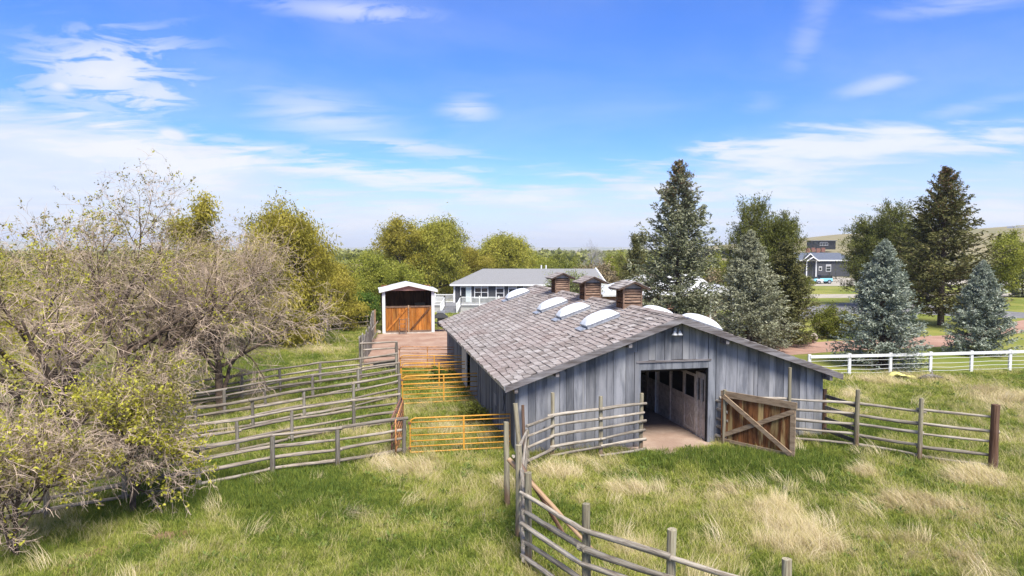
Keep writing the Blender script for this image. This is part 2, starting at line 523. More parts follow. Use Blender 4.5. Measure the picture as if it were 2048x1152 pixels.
# unit poles (radius 1, length 1 along z), irregular, shared by every rail and post
def unit_pole(seed, taper, bend, lump, flat_top=True):
    g = random.Random(seed)
    n, sides = 7, 8
    V = []
    ph = [g.uniform(0, 6.28) for _ in range(4)]
    for i in range(n):
        z = i / (n - 1)
        ox = bend * (math.sin(z * 3 + ph[0]) - math.sin(ph[0]) * (1 - z) - math.sin(3 + ph[0]) * z)
        oy = bend * (math.sin(z * 4 + ph[1]) - math.sin(ph[1]) * (1 - z) - math.sin(4 + ph[1]) * z)
        rad = (1 - taper * z)
        for k in range(sides):
            a = 2 * PI * k / sides
            q = rad * (1 + g.uniform(-lump, lump))
            V.append((ox + q * math.cos(a), oy + q * math.sin(a), z + (g.uniform(-.004, .004) if i in (0, n - 1) else g.uniform(-.02, .02))))
    F = []
    for i in range(n - 1):
        for k in range(sides):
            a = i * sides + k
            b_ = i * sides + (k + 1) % sides
            F.append((a, b_, b_ + sides, a + sides))
    F.append(tuple(range(sides))[::-1])
    F.append(tuple((n - 1) * sides + k for k in range(sides)))
    me = mesh_py('pole', V, F)
    for p in me.polygons[:-2]: p.use_smooth = True
    return me


POLES = {}


def pole_me(kind, mat):
    key = (kind, mat)
    if key not in POLES:
        POLES[key] = []
        for i in range(6):
            me = unit_pole(i * 7 + (0 if kind == 'post' else 3), .10 if kind == 'post' else .22, .14 if kind == 'post' else .32, .07 if kind == 'post' else .17)
            me.materials.append(M[mat])
            POLES[key].append(me)
    return rnd.choice(POLES[key])


def pole(name, p0, p1, r, mat, parent, kind='rail', **kw):
    p0, p1 = Vector(p0), Vector(p1)
    d = p1 - p0
    q = d.to_track_quat('Z', 'Y')
    mw = Matrix.Translation(p0) @ q.to_matrix().to_4x4() @ Matrix.Rotation(rnd.uniform(0, 6.28), 4, 'Z') @ Matrix.Diagonal((r, r, d.length, 1))
    return obj(name, pole_me(kind, mat), None, parent, mw, **kw)


def rail_fence(label, pts, posth, heights, post_r=.075, rail_r=.055, pm='post', rm='rail', cat='fence', group=None, top_on=False, jit=.03, side=1, skip_posts=(), ends=None):
    """pts: ground points of the posts in order; heights: rail heights"""
    pts = [Vector(p) for p in pts]
    posth = posth if isinstance(posth, (list, tuple)) else [posth] * len(pts)
    c = sum(pts, Vector((0, 0, 0))) / len(pts)
    e = empty('rail_fence', Vector((c.x, c.y, 0)), 0, label, cat, group)
    for i, p in enumerate(pts):
        if i in skip_posts: continue
        lean = Vector((rnd.uniform(-.03, .03), rnd.uniform(-.03, .03), 0))
        pole('post', p - Vector((0, 0, .1)), p + lean + Vector((0, 0, posth[i])), post_r * rnd.uniform(.9, 1.1), pm, e, 'post')
    for i in range(len(pts) - 1):
        a, b_ = pts[i], pts[i + 1]
        d = (b_ - a).normalized()
        nrm = Vector((-d.y, d.x, 0)) * side
        hs = heights[i] if isinstance(heights[0], (list, tuple)) else heights
        per_post = isinstance(heights[0], (list, tuple)) and len(heights) == len(pts)
        for j, h in enumerate(hs):
            h2 = h
            if per_post:
                if j >= len(heights[i + 1]):
                    if j < 5: continue
                else:
                    h2 = heights[i + 1][j]
            off = nrm * (0 if (top_on and j == 0) else post_r * .9)
            z0 = h + rnd.uniform(-jit, jit); z1 = h2 + rnd.uniform(-jit, jit)
            if top_on and j == 0:
                z0 = posth[i] + rail_r * .5; z1 = posth[i + 1] + rail_r * .5
            A = a + off - d * rnd.uniform(.05, .16) + Vector((0, 0, z0)) + nrm * rnd.uniform(0, .03)
            B = b_ + off + d * rnd.uniform(.05, .16) + Vector((0, 0, z1)) + nrm * rnd.uniform(0, .03)
            if rnd.random() < .5: A, B = B, A
            pole('rail', A, B, rail_r * rnd.uniform(.85, 1.15), rm, e)
    return e


# ------------------------------------------------------------------ the ground and its sheets
def vnoise(seed, cells=64):
    g = np.random.default_rng(seed).random((cells, cells))
    def f(x, y, scale):
        x = np.asarray(x) / scale; y = np.asarray(y) / scale
        xi = np.floor(x).astype(int); yi = np.floor(y).astype(int)
        fx = x - xi; fy = y - yi
        fx = fx * fx * (3 - 2 * fx); fy = fy * fy * (3 - 2 * fy)
        a = g[xi % cells, yi % cells]; b = g[(xi + 1) % cells, yi % cells]
        c = g[xi % cells, (yi + 1) % cells]; d = g[(xi + 1) % cells, (yi + 1) % cells]
        return (a * (1 - fx) + b * fx) * (1 - fy) + (c * (1 - fx) + d * fx) * fy
    return f


VN = [vnoise(i) for i in range(6)]


def fbm(i, x, y, s):
    return VN[i](x, y, s) * .5 + VN[(i + 1) % 6](x + 17, y + 5, s * .5) * .3 + VN[(i + 2) % 6](x + 3, y + 31, s * .25) * .2


m, t, b = new_mat('pasture_ground', .95, .1)
P = t.n('ShaderNodeNewGeometry').outputs['Position']
big = t.noise(P, .035, 5, .6)
mid = t.noise(P, .55, 6, .65)
fine = t.noise(P, 9, 6, .75)
c = t.mix(t.smooth(mid, .38, .62), (.17, .20, .04), (.33, .28, .12))
c = t.mix(t.smooth(fine, .3, .7, .55, 0), c, (.07, .05, .03))
far = t.mix(t.smooth(big, .35, .65), (.085, .10, .03), (.22, .19, .09))
yy = t.n('ShaderNodeSeparateXYZ', i0=P).outputs[1]
c = t.mix(t.smooth(yy, 60, 110), c, far)
far2 = t.mix(t.smooth(t.noise(t.mapping(P, scale=(.35, 1, 1)), .012, 5, .6), .42, .62), (.13, .14, .07), (.34, .27, .19))
c = t.mix(t.smooth(yy, 220, 600), c, far2)
t.put(b.inputs['Base Color'], c)
bump(t, b, fine, .8, .05)
M['ground'] = m

gx = np.concatenate([np.linspace(-9000, -120, 12), np.linspace(-90, 90, 37), np.linspace(120, 9000, 12)])
gy = np.concatenate([np.linspace(-3000, -20, 5), np.linspace(0, 120, 33), np.linspace(150, 12000, 18)])
GX, GY = np.meshgrid(gx, gy)
n_, m_ = GX.shape
idx = np.arange(n_ * m_).reshape(n_, m_)
Fq = np.stack([idx[:-1, :-1], idx[:-1, 1:], idx[1:, 1:], idx[1:, :-1]], -1).reshape(-1, 4)
obj('ground', mesh_np('ground', np.stack([GX.ravel(), GY.ravel(), np.zeros(GX.size)], 1), Fq), 'ground', kind='structure', label='pasture ground of patchy green and dry grass')


def sheet(name, pts, z, mat, label, wobble=.12, step=1.2):
    """flat irregular sheet over the ground from an outline of ground points"""
    out = []
    n = len(pts)
    for i in range(n):
        a, b_ = Vector(pts[i]), Vector(pts[(i + 1) % n])
        k = max(1, int((b_ - a).length / step))
        for j in range(k):
            p = a.lerp(b_, j / k)
            out.append((p.x + rnd.uniform(-wobble, wobble), p.y + rnd.uniform(-wobble, wobble), z))
    me = mesh_py(name, out, [tuple(range(len(out)))])
    return obj(name, me, mat, kind='structure', label=label)


def dirt_mat(name, a, b_, stones=(.4, .33, .28), s=1.0):
    m, t, bs = new_mat(name, .95, .1)
    P = t.n('ShaderNodeNewGeometry').outputs['Position']
    c = t.mix(t.smooth(t.noise(P, .6 * s, 6, .65), .35, .65), a, b_)
    f = t.noise(P, 12, 6, .8)
    c = t.mix(t.smooth(f, .62, .72, 0, .5), c, stones)
    c = t.mix(t.smooth(t.noise(P, 2.2, 5, .7), .55, .75, 0, .35), c, tuple(x * .55 for x in a))
    t.put(bs.inputs['Base Color'], c)
    bump(t, bs, f, .5, .03)
    M[name] = m


dirt_mat('red_dirt', (.27, .165, .12), (.36, .25, .19))
dirt_mat('barn_dirt', (.30, .21, .16), (.42, .32, .25))
dirt_mat('path_dirt', (.30, .18, .135), (.37, .235, .18))
dirt_mat('asphalt', (.15, .145, .15), (.20, .195, .20), (.25, .25, .25))
dirt_mat('gravel', (.30, .27, .22), (.38, .34, .28), (.6, .56, .5))
dirt_mat('lawn', (.13, .16, .028), (.24, .23, .06), (.16, .19, .04), .25)
dirt_mat('bare_soil', (.15, .085, .05), (.22, .14, .09), (.3, .22, .15))
dirt_mat('hill_grass', (.17, .16, .08), (.25, .21, .12), (.2, .2, .1), .02)
dirt_mat('far_plain', (.16, .20, .16), (.36, .32, .26), (.2, .24, .2), .008)


def A(*pp, z=0.0):
    return [at(x, y, z) for x, y in pp]


sheet('dirt_yard', A((756, 668), (1010, 650), (1000, 690), (940, 735), (905, 738), (800, 736), (730, 733), (716, 726), (738, 690)), .012, 'red_dirt', 'bare reddish dirt yard in front of the open shed')
sheet('dirt_strip', A((800, 720), (905, 724), (960, 800), (1000, 860), (1020, 900), (985, 905), (900, 880), (850, 870), (905, 800), (850, 740)), .008, 'barn_dirt', 'trampled bare strip beside the barn wall')
sheet('dirt_path', A((1560, 712), (1700, 702), (1900, 693), (2060, 662), (2300, 630), (2300, 606), (2060, 638), (1930, 668), (1800, 676), (1640, 684), (1480, 695), (1440, 720)), .016, 'path_dirt', 'pinkish dirt path between the lawns')
sheet('lawn', A((1540, 745), (2500, 735), (2600, 560), (1560, 560), (1380, 610), (1400, 700)), .005, 'lawn', 'mown yellow green lawn beyond the white fence', 1.0, 6)
sheet('house_lawn', A((870, 655), (1200, 655), (1230, 612), (860, 612)), .009, 'lawn', 'mown lawn behind the barn by the deck')
sheet('road', A((1560, 640), (1640, 636), (1760, 622), (1900, 632), (2060, 637), (2400, 640), (2400, 622), (2060, 626), (1900, 614), (1780, 602), (1660, 607), (1560, 622)), .013, 'asphalt', 'grey asphalt drive curving across the lawn', .1, 3)
sheet('gravel_strip', A((1560, 597), (1760, 595), (2100, 592), (2100, 586), (1760, 588), (1560, 589)), .013, 'gravel', 'pale gravel lane on the far lawn', .3, 5)
sheet('far_drive', A((1590, 572), (1720, 572), (2100, 568), (2100, 562), (1700, 556), (1620, 549), (1590, 552)), .021, 'gravel', 'pale drive where the blue car is parked', .3, 5)
sheet('bare_patch', A((60, 1152), (210, 1090), (330, 1068), (420, 1060), (360, 1085), (250, 1120), (180, 1180), (60, 1200)), .007, 'bare_soil', 'bare brown soil under the left tree', .15, .5)


def ridge(name, px0, px1, prof, dist, depth, mat, label, base=-1.0):
    """a hill: skyline given as (pixel x, pixel y), built at its distance as a rounded ridge with real depth"""
    g = np.random.default_rng(5)
    xs = np.linspace(px0, px1, 60)
    ys = np.interp(xs, [p[0] for p in prof], [p[1] for p in prof])
    rows = 14
    V = []
    for j in range(rows):
        s = j / (rows - 1)
        d = dist - depth + depth * 2 * s
        hf = math.sin(s * PI) ** .8 if 0 < s < 1 else 0
        for k, (x, y) in enumerate(zip(xs, ys)):
            top = CAMH + (HOR - y) / FPX * dist
            wx = (x - 1024) / FPX * dist
            wob = float(VN[2](wx, d, dist * .12)) - .5
            V.append((wx, d, base + (top - base) * hf * (1 + .15 * wob * (1 - abs(2 * s - 1)) * (0 if j == rows // 2 else 1))))
    F = []
    n = len(xs)
    for j in range(rows - 1):
        for k in range(n - 1):
            F.append((j * n + k, j * n + k + 1, (j + 1) * n + k + 1, (j + 1) * n + k))
    return obj(name, mesh_py(name, V, F, True), mat, kind='structure', label=label)


ridge('hills', 1380, 2900, [(1380, 497), (1480, 488), (1585, 478), (1640, 480), (1700, 466), (1800, 468), (1900, 462), (2048, 452), (2400, 440), (2900, 470)], 620, 330, 'hill_grass', 'bare grassy hills behind the houses on the right')
ridge('plateau', -1400, 900, [(-1400, 470), (-300, 478), (0, 482), (250, 484), (420, 490), (700, 496), (900, 499)], 4200, 1500, 'far_plain', 'pale distant plateau along the left horizon')
ridge('far_plain', 600, 1500, [(600, 497), (760, 494), (900, 496), (1200, 494), (1500, 497)], 5200, 900, 'far_plain', 'low blue rise on the centre horizon')

# ------------------------------------------------------------------ barn
BA = R(12)
BO = Vector((.16, 23.2, 0))
BW, BL, RX, RZ = 11.65, 20.2, 5.75, 4.68
SL = .350
BM = Matrix.Translation(BO) @ Matrix.Rotation(BA, 4, 'Z')
barn = empty('barn', BO, BA, 'long low grey-blue board barn with wood shingle roof and open end doorway', 'barn')


def bp(x, y, z=0.0):
    return BM @ Vector((x, y, z))


def roofz(x):            # underside of the roof over the walls
    return RZ - .20 - SL * abs(x - RX)


DL, DR, DT = 4.36, 7.02, 2.74
# dark backing so that joints between the boards read as gaps
mb = MB()
for x0, x1, z0 in ((.05, DL, 0), (DL, DR, DT + .3), (DR, BW - .05, 0)):
    poly = [(x0, z0), (x1, z0), (x1, roofz(x1) - .02)] + ([(RX, roofz(RX) - .02)] if x0 < RX < x1 else []) + [(x0, roofz(x0) - .02)]
    mb.prism(poly, 'y', .03, .09)
mb.build('wall_backing', 'gap', barn, local=Matrix.Identity(4))


def vboard(x0, x1, z0, name='board', mat='barn_board', y=0.0, th=.026):
    g = .007
    x0 += g; x1 -= g
    zc = z0 + rnd.uniform(-.03, .03) if z0 > .2 else z0 + rnd.uniform(-.02, .05)
    poly = [(x0, zc), (x1, zc + rnd.uniform(-.01, .01)), (x1, roofz(x1))] + ([(RX, roofz(RX))] if x0 < RX < x1 else []) + [(x0, roofz(x0))]
    d = rnd.uniform(-.012, .012)
    cx = (x0 + x1) / 2
    poly = [(p[0] - cx, p[1]) for p in poly]
    me_ = MB().prism(poly, 'y', -th + d, -d * 0 + .0)
    return me_.build(name, mat, barn, local=Matrix.Translation((cx, y, 0)))


def widths(x0, x1):
    out = [x0]
    while out[-1] < x1 - .15:
        out.append(out[-1] + rnd.choice([.46, .40, .27, .24, .33, .44]))
    out = [x0 + (o - x0) * (x1 - x0) / (out[-1] - x0) for o in out]
    return list(zip(out[:-1], out[1:]))


for x0, x1 in widths(0, DL - .02): vboard(x0, x1, 0)
for x0, x1 in widths(DL - .02, DR + .02): vboard(x0, x1, DT + .32)
for x0, x1 in widths(DR + .34, BW): vboard(x0, x1, 0)
# nail rows and rust streaks read as wear; battens between a few boards
for x in (1.02, 2.35, 8.9):
    MB().box(-.03, .03, -.045, -.027, 0, roofz(x) - .5).build('batten', 'barn_board', barn, local=Matrix.Translation((x, 0, 0)))
MB().box(-.14, .14, -.06, 0, 0, roofz(DR) - .05).build('door_jamb', 'trim_blue', barn, local=Matrix.Translation((DR + .17, 0, 0)))
MB().box(-.05, .05, -.05, .10, 0, DT).build('door_jamb', 'trim_blue', barn, local=Matrix.Translation((DL + .05, 0, 0)))
MB().box(DL - .03, DR + .06, -.05, .09, DT, DT + .26).build('lintel', 'trim_blue', barn, local=Matrix.Identity(4))
MB().box(DL - .08, DR + .12, -.09, .0, DT + .26, DT + .32).build('drip_board', 'rake', barn, local=Matrix.Identity(4))
MB().box(DL - .05, DL + .1, -.07, -.028, 0, roofz(DL) - .6).build('corner_board', 'barn_board', barn, local=Matrix.Translation((-.08, 0, 0)))
MB().box(-.05, .09, -.04, .08, 0, roofz(0) - .02).build('corner_board', 'barn_side', barn, local=Matrix.Translation((-.02, -.008, 0)))
MB().box(-.09, .05, -.03, .1, 0, roofz(BW)).build('corner_board', 'trim_blue', barn, local=Matrix.Translation((BW + .04, -.002, 0)))

# left wall: nearest boards one by one, the rest joined (too narrow to tell apart)
OPEN0, OPEN1 = 10.6, 12.0
y = .03
k = 0
mbw = MB()
while y < BL - .05:
    wd = rnd.uniform(.22, .34)
    y1 = min(y + wd, BL)
    if not (y1 > OPEN0 and y < OPEN1):
        th = rnd.uniform(.018, .034)
        z1 = roofz(0) - .03
        if k < 22:
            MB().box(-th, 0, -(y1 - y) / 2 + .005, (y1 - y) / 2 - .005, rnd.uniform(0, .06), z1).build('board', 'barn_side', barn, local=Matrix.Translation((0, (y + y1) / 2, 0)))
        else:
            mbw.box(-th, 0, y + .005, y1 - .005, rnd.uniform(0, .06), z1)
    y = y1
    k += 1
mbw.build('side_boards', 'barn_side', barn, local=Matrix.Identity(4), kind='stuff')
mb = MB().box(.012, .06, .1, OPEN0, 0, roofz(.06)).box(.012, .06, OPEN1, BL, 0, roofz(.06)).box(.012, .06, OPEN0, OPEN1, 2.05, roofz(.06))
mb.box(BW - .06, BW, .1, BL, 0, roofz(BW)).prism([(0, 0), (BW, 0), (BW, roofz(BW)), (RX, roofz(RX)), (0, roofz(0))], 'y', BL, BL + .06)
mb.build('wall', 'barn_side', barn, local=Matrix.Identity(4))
MB().box(-.10, -.05, 11.3, 12.9, .1, 2.12).build('sliding_door', 'offwhite', barn, local=Matrix.Identity(4))
MB().box(-.11, -.02, OPEN0 - .1, 13.0, 2.12, 2.2).build('door_track', 'galv', barn, local=Matrix.Identity(4))
MB().box(-.062, -.035, 3.4, 4.0, .9, 1.35).build('side_hatch', 'barn_board', barn, local=Matrix.Identity(4))
for s_ in (0, 1):
    MB().tube([(-.05, 2.2 - .45 * s_, 1.0), (-.05, 1.75 + .45 * s_, 1.75)], .022, 5).build('brace', 'barn_side', barn, local=Matrix.Translation((0, 0, 0)))

# roof
ex0, ex1 = -.5, 12.22
yF, yB = -.52, BL + .35


def rsurf(x):
    return RZ - SL * abs(x - RX)


mb = MB()
mb.prism([(ex0, rsurf(ex0) - .05), (RX, RZ - .05), (ex1, rsurf(ex1) - .05), (ex1, rsurf(ex1) - .13), (RX, RZ - .14), (ex0, rsurf(ex0) - .13)], 'y', yF + .04, yB)
roof = mb.build('roof', 'interior', barn, local=Matrix.Identity(4))
fix_normals(roof.data)
# rake boards: each side one board proud of the gable
for sgn, xe in ((-1, ex0), (1, ex1)):
    p = [(RX, RZ - .03), (xe, rsurf(xe) - .03), (xe, rsurf(xe) - .24), (RX, RZ - .26)]
    o = MB().prism(p, 'y', yF - .012, yF + .036).build('rake_board', 'rake', barn, local=Matrix.Identity(4))
    fix_normals(o.data)
o = MB().box(ex0 - .03, ex0 + .012, yF, yB, rsurf(ex0) - .17, rsurf(ex0) - .05).build('eave_board', 'galv', barn, local=Matrix.Identity(4))
for x in (1.3, 3.9, 7.55, 11.75, -.12):
    MB().box(-.06, .06, yF + .04, .0, -.28, -.0).build('lookout', 'rake', barn, local=Matrix.Translation((x, 0, rsurf(x) - .14)))

# shingles: courses climb the slope, each tile its own geometry; butts proud of the course above
def shingle_mesh(g, wd, ln):
    t0 = g.uniform(.028, .050)
    V = [(0, 0, 0), (wd, 0, 0), (wd, ln, 0), (0, ln, 0)]
    j = g.uniform(-.02, .02)
    top = [(0, 0 + j, t0), (wd, 0 + g.uniform(-.025, .025) + j, t0 * g.uniform(.75, 1.25)), (wd, ln, .006), (0, ln, .006)]
    low = [(p[0], p[1], -.006) for p in top]
    return low + top


g = random.Random(3)
NCOURSE = 28
slope_len = (RX - ex0) * math.sqrt(1 + SL * SL)
expo = slope_len / NCOURSE
variants = []
for i in range(10):
    wd = (.15, .19, .23, .27, .31)[i % 5]
    mbx = MB().add(shingle_mesh(g, wd, expo * 1.12), [(0, 3, 2, 1), (4, 5, 6, 7), (0, 1, 5, 4), (1, 2, 6, 5), (2, 3, 7, 6), (3, 0, 4, 7)])
    me = mesh_py('shingle', mbx.V, mbx.F)
    me.materials.append(M['shingle'])
    variants.append((wd, me))


def slope_matrix(side):
    """columns: along the ridge (x'), up the slope (y'), normal (z')"""
    c = 1 / math.sqrt(1 + SL * SL); s = SL * c
    if side < 0:
        ax = Vector((0, 1, 0)) * -1; up = Vector((c, 0, s)); nz = Vector((-s, 0, c))
        ax = up.cross(nz)
    else:
        up = Vector((-c, 0, s)); nz = Vector((s, 0, c)); ax = up.cross(nz)
    m3 = Matrix((ax, up, nz)).transposed()
    return m3.to_4x4(), ax, up


tiles = {-1: [], 1: []}
for side in (-1, 1):
    xe = ex0 if side < 0 else ex1
    L = abs(RX - xe) * math.sqrt(1 + SL * SL)
    nc = int(round(L / expo))
    for r_ in range(nc):
        y = yF - .01 + (g.uniform(0, .12))
        while y < yB:
            wd, me = g.choice(variants)
            u = r_ * expo - (.05 if r_ == 0 else 0) + g.uniform(-.012, .012)
            if g.random() > .012: tiles[side].append((y, u, wd, me))
            y += wd + g.uniform(.004, .014)
tiles[-1].sort(key=lambda q: q[0] + abs(q[1] - 2.5) * .15)
for side in (-1, 1):
    m4, ax, up = slope_matrix(side)
    xe = ex0 if side < 0 else ex1
    base = Vector((xe, 0, rsurf(xe) - .045))
    VV = []; FF = []
    for i, (y, u, wd, me) in enumerate(tiles[side]):
        pos = base + up * u
        # tile x axis runs along ax (which is +-y)
        pos.y = y if ax.y > 0 else y + wd
        loc = Matrix.Translation(pos) @ m4 @ Matrix.Rotation(R(g.uniform(-1.5, 1.5)), 4, 'Z') @ Matrix.Rotation(R(g.uniform(.2, 1.2) + (2.2 if g.random() < .05 else 0)), 4, 'X')
        if side < 0 and i < 300:
            obj('shingle', me, None, roof, local=loc)
        else:
            k = len(VV)
            VV += [tuple(loc @ v.co) for v in me.vertices]
            FF += [tuple(k + a for a in p.vertices) for p in me.polygons]
    obj('shingles', mesh_py('shingles', VV, FF), 'shingle', roof, local=Matrix.Identity(4), kind='stuff')
# ridge caps
y = yF
VV = MB()
while y < yB:
    l = g.uniform(.26, .34)
    h = g.uniform(0, .015)
    VV.add([(RX - .17, y, RZ - .045 + h), (RX, y, RZ + .03 + h), (RX + .17, y, RZ - .045 + h), (RX - .17, y + l, RZ - .06 + h), (RX, y + l, RZ + .012 + h), (RX + .17, y + l, RZ - .06 + h)],
           [(0, 1, 4, 3), (1, 2, 5, 4), (0, 2, 1)])
    y += l - .02
VV.build('ridge_caps', 'shingle', roof, local=Matrix.Identity(4), kind='stuff')


# skylights: curb, bulging acrylic dome, flashing apron
def dome_mesh(lx, ly, h):
    n = 12; mm = 10
    V = []; F = []
    for i in range(n + 1):
        for j in range(mm + 1):
            u = i / n * 2 - 1; v = j / mm * 2 - 1
            z = h * (1 - abs(u) ** 3.2) ** .55 * (1 - abs(v) ** 2.6) ** .6
            V.append((u * lx / 2, v * ly / 2, z))
    for i in range(n):
        for j in range(mm):
            a = i * (mm + 1) + j
            F.append((a, a + mm + 1, a + mm + 2, a + 1))
    return mesh_py('dome', V, F, True)


dome_me = dome_mesh(.88, 1.42, .26)
dome_me.materials.append(M['dome'])
for side, x, y in ((-1, 4.15, 3.35), (-1, 4.15, 7.0), (-1, 4.15, 10.5), (-1, 4.15, 18.6), (1, 7.45, 1.45), (1, 7.4, 5.1)):
    m4, ax, up = slope_matrix(side)
    loc = Matrix.Translation((x, y, rsurf(x) - .01)) @ m4
    sk = MB().box(-.44, .44, -.71, .71, 0, .15).build('skylight', 'galv', barn, local=loc)
    obj('dome', dome_me, None, sk, local=Matrix.Translation((0, 0, .15)))
    MB().box(-.38, .38, -1.0, -.74, .008, .05).build('flashing', 'galv', sk, local=Matrix.Identity(4))
    MB().box(-.46, .46, -.73, .73, .11, .148).build('curb_rim', 'galv', sk, local=Matrix.Identity(4))

# cupolas astride the ridge
for y in (4.5, 9.6, 14.9):
    cw, ch = .42, 1.02
    z0 = RZ - .30
    loc = Matrix.Translation((RX + .05, y, z0))
    cu = MB().box(-cw + .06, cw - .06, -.36, .36, 0, ch).build('cupola', 'gap', barn, local=loc)
    for sx in (-1, 1):
        for sy in (-1, 1):
            MB().box(sx * cw - .06 * (sx > 0), sx * cw + .06 * (sx < 0), sy * .42 - .06 * (sy > 0), sy * .42 + .06 * (sy < 0), 0, ch).build('corner_post', 'cupola', cu, local=Matrix.Identity(4))
    for face in range(4):
        rot = Matrix.Rotation(face * PI / 2, 4, 'Z')
        mat_ = 'cupola' if face == 0 else 'shed_dark'  # side and back faces darker: their shade is put into the wood colour
        MB().box(-cw + .06, cw - .06, -.40, -.365, 0, .36).build('base_board', mat_, cu, local=rot)
        for k in range(5):
            zz_ = .42 + k * .115
            MB().add([(-cw + .06, -.41, zz_), (cw - .06, -.41, zz_), (cw - .06, -.365, zz_ + .085), (-cw + .06, -.365, zz_ + .085),
                      (-cw + .06, -.40, zz_ - .014), (cw - .06, -.40, zz_ - .014), (cw - .06, -.362, zz_ + .07), (-cw + .06, -.362, zz_ + .07)],
                     [(0, 1, 2, 3), (7, 6, 5, 4), (0, 4, 5, 1), (3, 2, 6, 7), (0, 3, 7, 4), (1, 5, 6, 2)]).build('louver', mat_, cu, local=rot)
    gb = MB().prism([(-cw, ch - .02), (cw, ch - .02), (0, ch + .2)], 'y', -.40, .40).build('gable', 'barn_board', cu, local=Matrix.Identity(4))
    mbx = MB()
    for s_ in (-1, 1):
        mbx.prism([(0, ch + .27), (s_ * .68, ch - .03), (s_ * .68, ch - .09), (0, ch + .21)], 'y', -.62, .62)
    cr = mbx.build('cupola_roof', 'cupola', cu, local=Matrix.Identity(4)); fix_normals(cr.data)
    mbx = MB()
    sl2 = .30 / .68
    for s_ in (-1, 1):
        for row in range(4):
            yy_ = -.66
            while yy_ < .62:
                wd = rnd.uniform(.16, .26)
                xa, xb = s_ * (.70 - row * .17), s_ * max(.70 - row * .17 - .20, 0)
                za, zb = ch + .27 - abs(xa) * sl2, ch + .27 - abs(xb) * sl2
                hh = rnd.uniform(.026, .042)
                mbx.add([(xa, yy_, za + .004), (xa, yy_ + wd - .01, za + .004), (xb, yy_ + wd - .01, zb + .004), (xb, yy_, zb + .004),
                         (xa, yy_, za + hh), (xa, yy_ + wd - .01, za + hh), (xb, yy_ + wd - .01, zb + .012), (xb, yy_, zb + .012)],
                        [(0, 1, 2, 3), (4, 7, 6, 5), (0, 4, 5, 1), (1, 5, 6, 2), (3, 2, 6, 7), (0, 3, 7, 4)])
                yy_ += wd
    mbx.build('shingles', 'shingle', cu, local=Matrix.Identity(4), kind='stuff')
    MB().box(-.32, .32, -.80, -.43, .0, .012).build('flashing', 'galv', cu, local=Matrix.Translation((-.25, 0, .19)) @ Matrix.Rotation(R(-19), 4, 'Y'))

# barn lamp: gooseneck with twin shades
lx, lz = 5.75, 4.02
lp = MB().box(-.05, .05, -.03, 0, -.02, .22).build('wall_lamp', 'white', barn, local=Matrix.Translation((lx, -.03, lz)))
for s_ in (-1, 1):
    MB().tube([(s_ * .02, -.03, .16), (s_ * .05, -.10, .24), (s_ * .10, -.15, .20), (s_ * .10, -.16, .08)], .014, 6).build('arm', 'galv', lp, smooth=True, local=Matrix.Identity(4))
    MB().tube([(s_ * .10, -.16, .10), (s_ * .10, -.16, .04), (s_ * .10, -.16, -.03), (s_ * .10, -.16, -.05)], [.03, .05, .10, .11], 12).build('lamp_shade', 'white', lp, smooth=True, local=Matrix.Identity(4))

# inside: dirt floor, stall fronts
me = mesh_py('floor', [(DL - .9, -.7, 0), (DL - .3, -1.25, 0), (DL + .6, -1.1, 0), (DL + 1.5, -1.35, 0), (DR - .5, -1.0, 0), (DR + .2, -.75, 0), (DR + .35, -.1, 0), (BW - .1, .1, 0), (BW - .1, BL, 0), (.1, BL, 0), (.1, .1, 0), (DL - .9, .1, 0)], [tuple(range(12))])
obj('floor', me, 'barn_dirt', barn, local=Matrix.Translation((0, 0, .018)))


